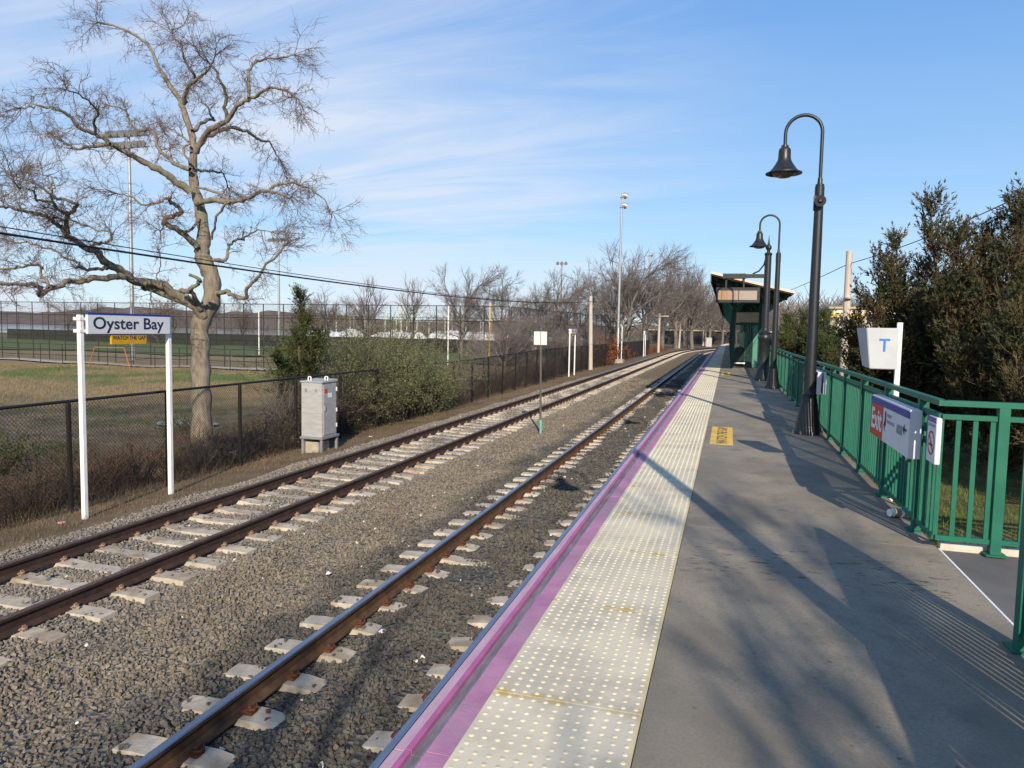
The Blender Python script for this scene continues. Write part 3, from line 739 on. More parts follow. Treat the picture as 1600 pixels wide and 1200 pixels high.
# ------------------------------------------------------------------ lamp posts
def lamp_post(x, y, sgn, label, speaker):
    t = thing('lamp_post', (x, y, PL), label, 'lamp post', 'gooseneck platform lamps')
    MB().lathe([(.225, -.002), (.225, .10), (.212, .115), (.205, .16), (.165, .38), (.128, .62), (.118, .66), (.128, .70), (.108, .73), (.104, .78)], (x, y, PL), 24, .05).build('base', 'lamp_black', t, smooth=True)
    for i in range(8):
        a = i * math.pi / 4 + .2; MB().lathe([(.016, 0), (.016, .05), (.008, .06)], (x + .245 * math.cos(a), y + .245 * math.sin(a), PL), 6).build('bolt', 'galv', t)
    MB().lathe([(.098, .76), (.09, 1.6), (.076, 3.6), (.070, 4.30)], (x, y, PL), 14).build('shaft', 'lamp_black', t, smooth=True)
    MB().lathe([(.078, 4.00), (.078, 4.26), (.045, 4.29), (.038, 4.40), (.032, 4.42)], (x, y, PL), 14).build('collar', 'lamp_black', t, smooth=True)
    ra = .295; pts = [(x, y, PL + 4.3), (x, y, PL + 4.9)] + [(x + sgn * (ra - ra * math.cos(a)), y, PL + 5.18 + ra * math.sin(a)) for a in np.linspace(0, math.pi, 17)] + [(x + sgn * 2 * ra, y, PL + 4.97)]
    MB().tube(pts, .030, 10).build('gooseneck', 'lamp_black', t, smooth=True)
    hx = x + sgn * 2 * ra
    bell = MB().lathe([(.045, 4.99), (.052, 4.95), (.085, 4.93), (.100, 4.90), (.104, 4.78), (.112, 4.73), (.150, 4.66), (.205, 4.58), (.255, 4.53), (.302, 4.515), (.302, 4.50), (.25, 4.515), (.20, 4.56), (.10, 4.66)], (hx, y, PL), 28).build('shade', 'lamp_black', t, smooth=True)
    MB().lathe([(.205, 4.545), (.195, 4.50), (.15, 4.46), (.09, 4.437), (.03, 4.43)], (hx, y, PL), 20).build('bulb', 'bulb_glass', bell, smooth=True)
    MB().box((hx - .065, y - .015, PL + 4.945), (hx + .065, y + .015, PL + 4.985)).build('bracket', 'lamp_black', t)
    if speaker:
        mb = MB(); n0 = len(mb.v)
        mb.tube([(x, y - .04, PL + 4.0), (x, y - .13, PL + 4.0), (x, y - .20, PL + 3.99)], [.05, .06, .095], 14)
        mb.tube([(x, y - .199, PL + 3.99), (x, y - .235, PL + 3.99)], [.045, .02], 10); mb.box((x - .09, y - .06, PL + 3.86), (x - .05, y + .02, PL + 4.1))
        mb.build('loudspeaker', 'lamp_black', t, smooth=True)
    return t
lamp_post(1.40, 13.6, -1, 'tall black gooseneck lamp post with a round loudspeaker below its arm', True)
lamp_post(1.42, 24.6, -1, 'black gooseneck lamp post standing beside the post of the hanging display', False)
lamp_post(1.46, 2.75, -1, 'flared black base of a lamp post on the platform by the exit walkway', False)

# ------------------------------------------------------------------ post with the hanging departure display
t = thing('display_post', (1.30, 28.6, PL), 'stout black post with finial and arm that carries the departure display', 'post')
MB().lathe([(.36, -.002), (.36, .08), (.27, .30), (.23, .42), (.205, .50), (.20, 1.50), (.225, 1.53), (.225, 1.66), (.20, 1.70), (.215, 1.78), (.135, 1.86), (.13, 1.95)], (1.30, 28.6, PL), 20, .04).build('base', 'lamp_black', t, smooth=True)
MB().lathe([(.125, 1.9), (.118, 4.62), (.135, 4.64), (.135, 4.70), (.06, 4.74), (.055, 4.80), (.11, 4.88), (.105, 4.95), (.045, 5.02), (.035, 5.10), (.012, 5.26), (.006, 5.36)], (1.30, 28.6, PL), 18).build('shaft', 'lamp_black', t, smooth=True)
arm = MB().box((.22, 28.54, 5.02), (1.24, 28.66, 5.16)).build('arm', 'lamp_black', t)
MB().tube([(1.22, 28.6, 5.75), (1.16, 28.6, 5.5), (1.0, 28.6, 5.28), (.78, 28.6, 5.17)], .028, 8).build('curved_brace', 'lamp_black', t, smooth=True)
MB().box((-.28, 28.45, 5.00), (.55, 28.75, 5.175)).build('junction_box', 'lamp_black', t)
for i in range(10): MB().lathe([(.02, 0), (.02, .06)], (1.30 + .40 * math.cos(i * .628), 28.6 + .40 * math.sin(i * .628), PL - .002), 6).build('bolt', 'galv', t)
t = thing('departure_display', (.28, 28.6, 4.10), 'dark boxed departure display hanging from the arm, brownish screen', 'display')
MB().box((-.50, 28.40, 4.10), (1.06, 28.80, 4.66)).build('housing', 'lamp_black', t, bevel=.012)
for x0, x1 in ((-.42, -.30), (-.285, .295), (.325, .96)): MB().box((x0, 28.392, 4.20), (x1, 28.41, 4.54)).build('screen', 'led_screen', t)
for x in (-.15, .48): MB().box((x - .03, 28.55, 4.65), (x + .03, 28.63, 5.01)).build('hanger', 'lamp_black', t)

# ------------------------------------------------------------------ signs on the railing and behind it
t = thing('exit_sign', (1.60, 7.9, 1.88), 'long white exit sign box with red panel and blue top hung on railing', 'sign')
MB().box((1.545, 7.02, 1.885), (1.645, 8.76, 2.315)).build('box', 'sign_white', t, bevel=.006)
MB().box((1.5425, 7.02, 2.235), (1.5455, 8.76, 2.300)).build('blue_band', 'sign_blue', t)
MB().box((1.5425, 8.13, 1.892), (1.5455, 8.755, 2.234)).build('red_panel', 'sign_red', t)
text(t, 'Exit', .52, .225, (1.5415, 8.70, 1.965), (0, -1, 0), (0, 0, 1), 'white_paint', bold=.02, extrude=.0006)
for z_, ws in ((2.155, (.10, .07)), (2.095, (.07, .12, .09))):
    yq = 7.94
    for w_ in ws: MB().box((1.541, yq - w_, z_), (1.5425, yq, z_ + .030)).build('small_print', 'sign_grey', t); yq -= w_ + .025
mb = MB(); mb.quad((1.5415, 8.08, 2.06), (1.5415, 8.02, 2.13), (1.5415, 8.02, 1.99)); mb.box((1.541, 7.985, 2.06), (1.5425, 8.03, 2.20)); mb.build('pictogram', 'sign_ink', t)
for yy in (7.30, 7.40): MB().lathe([(.018, -.03), (.022, 0), (.018, .05)], (1.5425, yy, 2.09), 8).build('pictogram', 'sign_grey', t)
mb = MB(); mb.box((1.541, 7.10, 2.112), (1.5425, 7.21, 2.132)); mb.quad((1.5405, 7.25, 2.122), (1.5405, 7.17, 2.175), (1.5405, 7.19, 2.122), (1.5405, 7.17, 2.069)); mb.build('arrow', 'sign_ink', t)
for yy in (7.2, 8.6): MB().box((1.64, yy - .02, 2.2), (1.668, yy + .02, 2.32)).build('bracket', 'galv', t)
t = thing('no_smoking_sign', (1.62, 6.63, 1.92), 'small white upright no smoking sign with red circle on railing corner', 'sign')
MB().box((1.625, 6.50, 1.93), (1.665, 6.76, 2.305)).build('plate', 'sign_white', t, bevel=.004)
MB().box((1.6225, 6.502, 2.262), (1.6255, 6.758, 2.303)).build('purple_band', 'purple_strip', t)
for ya_, yb_ in ((6.66, 6.73), (6.53, 6.645)): MB().box((1.6215, ya_, 2.226), (1.6245, yb_, 2.246)).build('small_print', 'sign_grey', t)
mb = MB(); cy, cz = 6.63, 2.09
for i in range(32):
    a, b = i * math.pi / 16, (i + 1) * math.pi / 16
    mb.quad(*[(1.6235, cy + r * math.cos(q), cz + r * math.sin(q)) for r, q in ((.082, a), (.100, a), (.100, b), (.082, b))])
mb.bar((1.6225, cy + .06, cz + .062), (1.6225, cy - .06, cz - .062), .002, .016, (0, 1, 0)); mb.build('ring', 'sign_red', t)
mb = MB(); mb.box((1.6215, cy - .05, cz - .022), (1.6225, cy + .055, cz - .006)); mb.build('cigarette', 'sign_ink', t)
t = thing('station_name_sign', (1.58, 14.2, 1.90), 'white station name sign on the green railing behind the lamp post', 'sign', 'station name signs')
MB().box((1.50, 13.42, 1.93), (1.565, 15.1, 2.315)).build('front_panel', 'sign_white', t, bevel=.005)
MB().box((1.60, 13.42, 1.93), (1.64, 15.1, 2.315)).build('rear_panel', 'sign_white', t, bevel=.005)
MB().box((1.56, 13.6, 2.10), (1.605, 14.9, 2.14)).build('spacer', 'galv', t)
MB().box((1.63, 13.6, 2.10), (1.668, 14.9, 2.14)).build('bracket', 'galv', t)
MB().box((1.4975, 13.42, 2.27), (1.5005, 15.1, 2.31)).build('blue_band', 'sign_blue', t)
text(t, 'Oyster Bay', 1.5, .24, (1.4965, 15.0, 1.97), (0, -1, 0), (0, 0, 1), 'sign_ink', bold=.015, extrude=.0006)
t = thing('t_sign', (1.755, 8.62, G(1.755, 8.62)), 'white wedge-shaped box sign with blue letter T on a white post', 'sign')
MB().box((1.735, 8.655, G(1.755, 8.62) - .3), (1.785, 8.70, 3.10)).build('post', 'white_paint', t)
x0, x1 = 1.425, 1.742
mb = MB(); mb.hexa([(x0 + .05, 8.60, 2.60), (x1, 8.60, 2.60), (x1, 8.90, 2.60), (x0 + .02, 8.88, 2.62), (x0, 8.60, 3.04), (x1, 8.60, 3.04), (x1, 8.90, 3.04), (x0 - .055, 8.90, 3.04)]); mb.build('box', 't_white', t, bevel=.006)
text(t, 'T', .105, .135, (1.555, 8.597, 2.79), (1, 0, 0), (0, 0, 1), 't_blue', extrude=.002, bold=.01)
t = thing('paper_cup', (1.60, 7.62, PL), 'white paper coffee cup with brown sleeve lying on the platform edge', 'cup')
def lying_cup(prof, nm, m_, par):
    mb = MB(); ax = Vector((.88, .47, .0)); o = Vector((1.545, 7.60, PL + .047)); 
    mb.tube([o + ax * z for r, z in prof], [r for r, z in prof], 18); return mb.build(nm, m_, par, smooth=True)
lying_cup([(.036, 0), (.037, .01), (.046, .125), (.049, .127), (.049, .133), (.044, .133), (.042, .12)], 'cup_body', 'cup_white', t)
lying_cup([(.0405, .04), (.0465, .105)], 'sleeve', 'cup_sleeve', t)

# ------------------------------------------------------------------ shelter with a long canopy
t = thing('platform_shelter', (.85, 38, PL), 'green platform shelter with long tilted canopy and glass windbreak', 'shelter')
def canopy_x(X, s_): x, y, _ = along(X, s_); return x, y
CS, CE = 31.0, 101.0
def roofstrip(nm, X0, z0, X1, z1, th, m_, s0=CS, s1=CE):
    MB().hexa([(X0, s0, z0), (X1, s0, z1), (X1, s1, z1), (X0, s1, z0), (X0, s0, z0 + th), (X1, s0, z1 + th), (X1, s1, z1 + th), (X0, s1, z0 + th)]).build(nm, m_, t)
roofstrip('roof', -.76, 5.37, 2.46, 4.58, .09, 'roof_top')
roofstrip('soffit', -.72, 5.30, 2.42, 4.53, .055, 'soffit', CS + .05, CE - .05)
roofstrip('fascia', -.79, 5.04, -.74, 5.02, .34, 'dark_green')
zr = lambda X: 5.30 + (X + .72) * (4.53 - 5.30) / (2.42 + .72)
for n_, y in enumerate(np.arange(32.2, 100, 6.1)):
    for X in (.25, 1.52):
        if n_ == 0: continue
        MB().box((X - .085, y - .085, PL - .002), (X + .085, y + .085, zr(X) - .10)).build('column', 'dark_green', t)
    MB().bar((-.65, y, zr(-.65) - .11), (2.3, y, zr(2.3) - .11), .14, .20).build('beam', 'dark_green', t)
    if n_ == 0: continue
    MB().bar((.25, y, zr(.25) - 1.0), (-.55, y, zr(-.55) - .2), .10, .10).build('brace', 'shelter_green', t)
    MB().bar((1.52, y, zr(1.52) - 1.0), (2.2, y, zr(2.2) - .2), .10, .12).build('brace', 'shelter_green', t)
    MB().bar((.25, y, zr(.25) - .75), (.85, y, zr(.85) - .2), .09, .09).build('brace', 'shelter_green', t)
for X in (-.55, .25, 1.52, 2.2): MB().bar((X, CS + .3, zr(X) - .05), (X, CE - .3, zr(X) - .05), .10, .10).build('purlin', 'dark_green', t)
# windbreak end, back wall and front screens
MB().box((.34, 38.24, 3.52), (1.43, 38.34, 4.02)).build('beige_panel', 'beige_panel', t)
MB().box((.34, 38.22, 3.38), (1.43, 38.36, 3.50)).build('lintel', 'dark_green', t)
for x in (.82, 1.20): MB().box((x - .03, 38.26, PL + .15), (x + .03, 38.32, 3.38)).build('mullion', 'dark_green', t)
for x0, x1 in ((.34, .79), (.85, 1.17)): MB().box((x0, 38.285, PL + .35), (x1, 38.297, 3.38)).build('glass_pane', 'glass', t)
MB().box((.34, 38.24, PL + .22), (.86, 38.34, PL + .29)).build('bottom_rail', 'white_paint_dirty', t)
MB().box((1.20, 38.25, PL + .05), (1.43, 38.33, 3.38)).build('end_panel', 'shelter_green', t)
for y in np.arange(38.4, 62.7, 6.1):
    MB().box((1.495, y + .02, PL + .12), (1.545, y + 5.9, 3.5)).build('back_panel', 'shelter_green', t)
    MB().box((1.48, y + .02, 3.5), (1.56, y + 5.9, 3.62)).build('back_rail', 'dark_green', t)
    for a in (0, 3.0):
        MB().box((.245, y + a + .05, PL + .35), (.257, y + a + 2.85, 3.4)).build('glass_pane', 'glass', t); MB().box((.22, y + a, PL + .25), (.28, y + a + 2.9, PL + .33)).build('screen_rail', 'dark_green', t)
        MB().box((.22, y + a, 3.4), (.28, y + a + 2.9, 3.5)).build('screen_rail', 'dark_green', t)
for y in (44.0, 50.0):
    b = thing('bench', (1.15, y, PL), 'pale slatted bench against the back wall of the shelter', 'bench', 'benches in the shelter')
    for i in range(4): MB().box((.95 + i * .11, y - .8, PL + .43), (1.04 + i * .11, y + .8, PL + .46)).build('slat', 'beige_panel', b)
    for i in range(3): MB().box((1.395, y - .8, PL + .58 + i * .12), (1.42, y + .8, PL + .67 + i * .12)).build('slat', 'beige_panel', b)
    for yy in (-.65, .65):
        mb = MB(); mb.box((.97, y + yy - .03, PL), (1.03, y + yy + .03, PL + .43)); mb.box((1.36, y + yy - .03, PL), (1.396, y + yy + .03, PL + .92)); mb.box((.97, y + yy - .025, PL + .39), (1.39, y + yy + .025, PL + .43)); mb.build('leg', 'dark_green', b)
b = thing('litter_bin', (.55, 41.2, PL), 'dark litter bin standing inside the glass shelter', 'bin')
MB().lathe([(.22, 0), (.26, .06), (.27, .75), (.285, .77), (.285, .82)], (.62, 41.2, PL), 16).build('body', 'dark_green', b, smooth=True)
MB().lathe([(.28, .82), (.24, .95), (.12, 1.02), (.03, 1.03)], (.62, 41.2, PL), 16).build('lid', 'lamp_black', b, smooth=True)

# ------------------------------------------------------------------ signs, cabinet and marker beside the tracks
def name_board(x, ya, yb, label, small):
    zg = G(x, (ya + yb) / 2); t = thing('trackside_name_board', (x, (ya + yb) / 2, zg), label, 'sign', 'station name signs beside the far track')
    for y in (ya, yb):
        MB().box((x - .032, y - .032, G(x, y) - .4), (x + .045, y + .032, 3.055)).build('post', 'white_paint', t)
    pl = MB().box((x + .05, ya - .0 + .065, 2.745), (x + .10, yb - .065, 3.06)).build('name_panel', 'sign_white', t)
    MB().box((x + .048, ya + .063, 3.06), (x + .102, yb - .063, 3.094)).build('blue_band', 'sign_blue', t)
    for z in (2.79, 2.99): MB().box((x - .085, ya - .05, z - .025), (x + .055, ya + .066, z + .025)).build('bracket', 'white_paint', t); 
    for z in (2.79, 2.99): MB().box((x - .045, yb - .067, z - .025), (x + .055, yb + .03, z + .025)).build('bracket', 'white_paint', t)
    W = yb - ya - .13
    text(t, 'Oyster Bay', W * .86, .272, (x + .1015, ya + .065 + W * .055, 2.757), (0, 1, 0), (0, 0, 1), 'sign_ink', bold=.016, extrude=.0008)
    w0, w1 = ya + .55, ya + 1.33
    wp = MB().box((x + .052, w0, 2.565), (x + .085, w1, 2.73)).build('warning_panel', 'sign_yellow', t)
    MB().box((x + .05, w0, 2.729), (x + .09, w1, 2.746)).build('blue_band', 'sign_blue', t)
    text(t, 'WATCH THE GAP', w1 - w0 - .04, .075, (x + .0865, w0 + .02, 2.64), (0, 1, 0), (0, 0, 1), 'sign_ink', bold=.02, extrude=.0008)
    return t
name_board(-10.2, 9.44, 11.40, 'white station name board with yellow strip below, standing by the big tree', 1)
name_board(-10.8, 50.8, 52.7, 'distant white station name board on two posts before a tall pole', 1)
name_board(-10.7, 97.5, 99.4, 'distant white station name board on two posts nearest the far poles', 1)
t = thing('equipment_cabinet', (-10.16, 16.65, G(-10.2, 16.6)), 'grey metal equipment cabinet on a steel stand beside the track', 'cabinet')
x0, x1, y0, y1, zb, zt = -10.46, -9.86, 16.30, 17.02, .09, 1.50
MB().box((x0, y0, zb), (x1, y1, zt)).build('body', 'cabinet', t, bevel=.008)
MB().hexa([(x0 - .02, y0 - .03, zt), (x1 + .03, y0 - .03, zt), (x1 + .03, y1 + .02, zt), (x0 - .02, y1 + .02, zt), (x0 - .02, y0 - .03, zt + .03), (x1 + .03, y0 - .03, zt + .03), (x1 + .03, y1 + .02, zt + .06), (x0 - .02, y1 + .02, zt + .06)]).build('lid', 'cabinet', t)
dr = MB().box((x1 - .002, y0 + .05, zb + .05), (x1 + .016, y1 - .04, zt - .06)).build('door', 'cabinet', t, bevel=.004)
MB().box((x1 + .016, y0 + .09, .78), (x1 + .045, y0 + .12, .90)).build('handle', 'galv', dr)
for z in (.35, .75, 1.3): MB().box((x1 + .012, y1 - .05, z - .05), (x1 + .035, y1 - .02, z + .05)).build('hinge', 'white_paint_dirty', dr)
MB().box((x1 + .0155, y0 + .10, 1.22), (x1 + .0185, y0 + .24, 1.34)).build('label', 'sign_red', dr)
MB().box((x1 + .0155, y0 + .26, 1.10), (x1 + .0185, y0 + .45, 1.22)).build('label', 'white_paint', dr)
for x in (-10.32, -10.03): MB().box((x - .035, y0 - .008, 1.25), (x + .035, y0 + .002, 1.34)).build('vent_cover', 'galv', t)
for x, y in ((-10.28, y0 + .10), (-9.95, y0 + .36)):
    mb = MB(); pts = [(x + .045 * math.cos(a), y, zt + .095 + .045 * math.sin(a)) for a in np.linspace(-.6, math.pi + .6, 14)]
    mb.tube([(pts[0][0], y, zt + .02)] + pts + [(pts[-1][0], y, zt + .02)], .014, 6); mb.build('lifting_eye', 'white_paint', t)
for x, y in ((x0 + .03, y0 + .03), (x1 - .03, y0 + .03), (x1 - .03, y1 + .05), (x0 + .03, y1 + .05)): MB().box((x - .03, y - .03, G(x, y) - .3), (x + .03, y + .03, zb - .04)).build('leg', 'galv', t)
MB().box((x0 - .03, y0 - .03, zb - .05), (x1 + .03, y1 + .1, zb + .004)).build('stand_frame', 'galv', t)
MB().box((x0 - .05, y0 + .12, -.5), (x1 - .18, y1 - .05, -.06)).build('concrete_block', 'concrete', t, bevel=.015)
t = thing('marker_post', (-5.36, 21.3, -.22), 'thin grey post with white square plate between the two tracks', 'sign')
MB().tube([(-5.36, 21.3, -.4), (-5.42, 21.3, 2.92)], .033, 8).build('post', 'post_grey', t)
MB().tube([(-5.355, 21.3, -.3), (-5.365, 21.3, .22)], .045, 10).build('sleeve', 'green_base', t)
for a, b in ((-5.62, -5.46), (-5.38, -5.22)): MB().box((a, 21.262, 2.50), (b, 21.27, 2.90)).build('plate', 'white_paint_dirty', t)
MB().box((-5.465, 21.271, 2.50), (-5.375, 21.276, 2.90)).build('plate_back', 'white_paint_dirty', t)
# litter
def litter(x, y, z, m_, label, s=.05):
    mb = MB(); a = random.uniform(0, 3); 
    P = [(x + s * math.cos(a + i * 1.57) * random.uniform(.6, 1.2), y + s * math.sin(a + i * 1.57) * random.uniform(.6, 1.2), z + random.uniform(.004, .02)) for i in range(4)]
    P2 = [(p[0] * .7 + x * .3, p[1] * .7 + y * .3, p[2] + random.uniform(.01, .02)) for p in P]; n = len(mb.v); mb.hexa(P + P2); o = mb.build('litter', m_)
    tag(o, label, 'litter')
random.seed(8)
litter(-3.30, 6.60, -.19, 'litter', 'white scrap of paper on the ballast by a tie', .05)
litter(-4.75, 8.0, -.20, 'litter', 'small crumpled can lying on the brown ballast between the tracks', .045)
litter(-10.36, 9.15, G(-10.36, 9.15), 'litter_pink', 'pink scrap of litter at the foot of the name board', .07)
litter(-3.0, 4.75, -.20, 'litter_rust', 'rust-red scrap lying on dark ballast beside a tie', .05)
litter(-10.05, 19.3, G(-10.05, 19.3), 'litter', 'white scrap of litter on the verge past the cabinet', .08)

# ------------------------------------------------------------------ poles and cables
def pole(x, y, h, r, label, m_='pole_wood', lean=(0, 0), arm=False, zb=None):
    z = G(x, y) if zb is None else zb
    t = thing('utility_pole', (x, y, z), label, 'utility pole', 'wooden utility poles')
    MB().tube([(x, y, z - .4), (x + lean[0] * .5, y + lean[1] * .5, (z + h) / 2), (x + lean[0], y + lean[1], h)], [r, r * .88, r * .74], 12).build('shaft', m_, t, smooth=True)
    for q in (.35, .7): MB().tube([(x + lean[0] * q, y, z + (h - z) * q - .02), (x + lean[0] * q, y, z + (h - z) * q + .02)], r * (1.04 - .22 * q), 12).build('band', 'galv', t)
    if arm:
        MB().box((x - .15, y - .06, h - .5), (x + 1.5, y + .06, h - .36)).build('crossarm', m_, t)
    return t
pole(-11.0, 60.5, 5.85, .185, 'thick pale wooden pole standing by the distant name board', 'pole_pale', (-.15, 0))
pole(-10.7, 119, 5.95, .22, 'pale wooden pole with short arm, next past the second distant name board', 'pole_pale', (0, 0), True)
pole(-9.6, 153, 6.6, .22, 'slim wooden pole on the outside of the railway bend', 'pole_pale', (.2, 0))
pole(-8.1, 156, 9.2, .16, 'tall thin pole on the outside of the railway bend', 'pole_wood')
pole(-5.9, 186, 6.4, .22, 'far wooden pole with short arm where the railway bends away', 'pole_pale', (0, 0), True)
pole(-5.4, 188, 9.5, .16, 'tallest thin far pole where the railway bends away', 'pole_wood')
pole(-2.2, 213, 6.6, .22, 'farthest wooden pole beyond the platform end', 'pole_pale', (0, 0), True)
pole(3.40, 24.0, 5.50, .125, 'leaning grey wooden pole behind the green railing', 'pole_pale', (.02, .2))
pole(-11.0, -26.0, 6.2, .2, 'wooden pole behind the viewpoint carrying the track cables', 'pole_wood')
def cable(name, fn, y0, y1, r, label, n=40):
    mb = MB(); mb.tube([fn(y0 + (y1 - y0) * i / n) for i in range(n + 1)], r, 5); tag(mb.build(name, 'cable'), label, 'cable', 'overhead cables')
cable('overhead_cable', lambda y: (-11.0 - .1 * (y > 50), y, 4.21 + .00072 * (y - 20) ** 2), -26, 60.5, .021, 'thicker lower overhead cable sagging past the big bare tree')
cable('overhead_cable', lambda y: (-10.95, y, 4.27 + .00072 * (y - 21) ** 2 + .00004 * (y - 30) ** 2), -26, 60.5, .010, 'thin upper overhead cable sagging past the big bare tree')
cable('overhead_cable', lambda y: (-11.0 + (y - 60.5) * .005, y, 5.3 - .0006 * (y - 60.5) * (119 - y)), 60.5, 119, .014, 'far overhead cable strung between the distant poles')
cable('service_wire', lambda q: (3.40 + (-1.5 if q < 0 else 2.6) * abs(q), 24.2 + (28 if q < 0 else -6.0) * abs(q), 5.12 + (.1 if q < 0 else .95) * abs(q) - .5 * abs(q) * (1 - abs(q))), -1, 1.6, .012, 'thin wire strung to the leaning pole behind the railing')
mb = MB(); 

# ------------------------------------------------------------------ chain-link fence along the track
def mesh_panel(w, h, step, wr):
    """diamond wire mesh in the YZ plane, lower corner at origin"""
    V = []; F_ = []
    def wire(y0, z0, y1, z1, xo):
        b0 = len(V); dy, dz = y1 - y0, z1 - z0; l = math.hypot(dy, dz); py, pz = -dz / l * wr, dy / l * wr
        for (y, z) in ((y0, z0), (y1, z1)): V.extend([(xo - wr, y, z), (xo, y + py, z + pz), (xo + wr, y, z), (xo, y - py, z - pz)])
        for j in range(4): F_.append((b0 + j, b0 + (j + 1) % 4, b0 + 4 + (j + 1) % 4, b0 + 4 + j))
    c = -h
    while c < w:
        y0, z0 = max(c, 0), max(-c, 0); y1, z1 = min(c + h, w), min(w - c, h)
        if y1 - y0 > .01: wire(y0, z0, y1, z1, .002); wire(w - y0, z0, w - y1, z1, -.002)
        c += step
    return np_mesh('wire_mesh', V, F_, 'fence_mesh')
BAY = 2.37
WIRE = mesh_panel(BAY, 1.86, .075, .0034)
WIRE_FAR = mesh_panel(BAY, 1.86, .11, .0045)
t = thing('chain_link_fence', (-11.2, 3.0, -.4), 'black chain-link fence running along the far side of the tracks', 'fence')
yb = 10.08 - BAY * 4; i = 0
while yb < 108:
    zg = G(-11.2, yb); dz = float(np.interp(yb, [0, 30, 44, 60, 110], [0, 0, .2, .2, .2])); zt = 1.52 + dz
    MB().tube([(-11.2, yb, zg - .3), (-11.2, yb, zt)], .042 if yb < 40 else .05, 8).build('post', 'fence_black', t)
    MB().tube([(-11.2, yb, zt + .005), (-11.2, yb + BAY, zt + .005)], .030, 6, cap=False).build('top_rail', 'fence_black', t)
    o = add('wire_mesh', WIRE if yb < 32 else WIRE_FAR, t); o.location = Vector((-11.155, yb, -.36 + dz)) - Vector((-11.2, 3.0, -.4))
    yb += BAY
# ------------------------------------------------------------------ ballfield fences
def tall_fence(name, label, p0, p1, zt, spacing, rails, zb, r, mesh=None):
    d = Vector((p1[0] - p0[0], p1[1] - p0[1], 0)); Ln = d.length; d.normalize(); t = thing(name, (p0[0], p0[1], G(*p0)), label, 'fence', 'black ballfield fences')
    n = int(Ln / spacing)
    for i in range(n + 1):
        x, y = p0[0] + d.x * i * spacing, p0[1] + d.y * i * spacing
        MB().tube([(x, y, G(x, y) - .3), (x, y, zt)], r, 6).build('post', 'fence_black', t)
    for z in rails: MB().bar((p0[0], p0[1], z), (p0[0] + d.x * n * spacing, p0[1] + d.y * n * spacing, z), r * 1.3, r * 1.3).build('rail', 'fence_black', t)
    if mesh:
        me_ = mesh_panel(spacing, zt - zb, mesh[0], mesh[1]); rz = math.atan2(d.y, d.x) - math.pi / 2
        for i in range(n):
            o = add('wire_mesh', me_, t); o.location = Vector((p0[0] + d.x * i * spacing, p0[1] + d.y * i * spacing, zb)) - wloc(t); o.rotation_euler.z = rz
    return t
tall_fence('ballfield_fence', 'tall black fence across the near side of the green ballfield', (-16.9, 56.0), (-125, 57.5), 4.80, 2.1, (4.78, 3.55, 1.9, .1), -.95, .045, (.16, .004))
tall_fence('ballfield_fence', 'tall black fence along the track side of the ballfield, seen edge-on', (-16.8, 56.2), (-13.6, 88), 4.75, 2.1, (4.73, 3.5, 1.9, .1), -.9, .05, (.14, .006))
tf = tall_fence('ballfield_fence', 'tall black fence with dark windscreen beyond the ballfield turf', (-24, 108), (-150, 112), 4.6, 3.2, (4.58, 2.2, .1), -.9, .05)
for i in range(18): MB().bar((-24.1 - i * 6.4, 108.07 + i * .203, .1), (-24.1 - i * 6.4 - 6.3, 108.07 + i * .203 + .2, .1), .04, 2.1).build('windscreen', 'windscreen', tf)
tall_fence('low_field_fence', 'chest-high black fence beside the footpath', (-30, 52.2), (-118, 52.4), .82, 2.6, (.80, -.2), -1, .035)
for x, y, zt_, m_, lb in ((-27.8, 70.4, 5.3, 'white_paint', 'slim white foul pole on the ballfield'), (-23.7, 71.6, 5.5, 'foul_yellow', 'slim yellow foul pole on the ballfield'), (-57.5, 80.0, 4.6, 'white_paint', 'slim white pole at the far left of the field')):
    o = MB().tube([(x, y, G(x, y) - .2), (x, y, zt_)], .07, 8).build('foul_pole', m_); tag(o, lb, 'pole')
t = thing('goal_frame', (-50, 52, -1.1), 'orange metal frame leaning near the footpath fence', 'frame')
for a, b in (((-53.9, 50.6, -1.15), (-53.1, 50.6, .7)), ((-53.1, 50.6, .7), (-50.2, 50.9, .72)), ((-50.2, 50.9, .72), (-49.6, 50.9, -1.15))): MB().tube([a, b], .035, 6).build('bar', 'orange_paint', t)
# ------------------------------------------------------------------ floodlights
def floodlight(x, y, top, r, rows, cols, label, face):
    z = G(x, y); t = thing('floodlight_mast', (x, y, z), label, 'floodlight', 'ballfield floodlights')
    MB().tube([(x, y, z - .3), (x, y, top)], [r, r * .55], 10).build('mast', 'galv', t, smooth=True)
    dx, dy = math.cos(face), math.sin(face)
    for q in range(rows):
        zz_ = top - .5 - q * 1.15; w = cols * .42
        MB().bar((x - dx * w, y - dy * w, zz_), (x + dx * w, y + dy * w, zz_), .12, .12).build('crossarm', 'galv', t)
        for i in range(cols):
            u = (i - (cols - 1) / 2) * .84; cx, cy = x + dx * u, y + dy * u
            MB().tube([(cx, cy, zz_ + .28), (cx - dy * -.25, cy + dx * -.25, zz_ + .30), (cx - dy * -.62, cy + dx * -.62, zz_ + .12)], [.12, .30, .36], 10).build('lamp', 'galv', t, smooth=True)
    return t
floodlight(-59.6, 61.6, 22.4, .24, 2, 6, 'tallest floodlight mast behind the bare tree branches, two rows of lamps', .0)
floodlight(-12.7, 87.5, 19.3, .18, 2, 1, 'tall floodlight mast with two stacked lamps before bare trees', 2.2)
floodlight(-83.5, 122.5, 19.5, .28, 1, 5, 'distant floodlight mast behind the tip of a low branch', .0)
floodlight(-15.0, 142, 18.0, .20, 1, 1, 'distant floodlight mast with one lamp between bare trees', 2.4)
floodlight(-33.5, 148, 17.0, .22, 1, 3, 'distant floodlight mast with a row of three lamps above trees', .2)
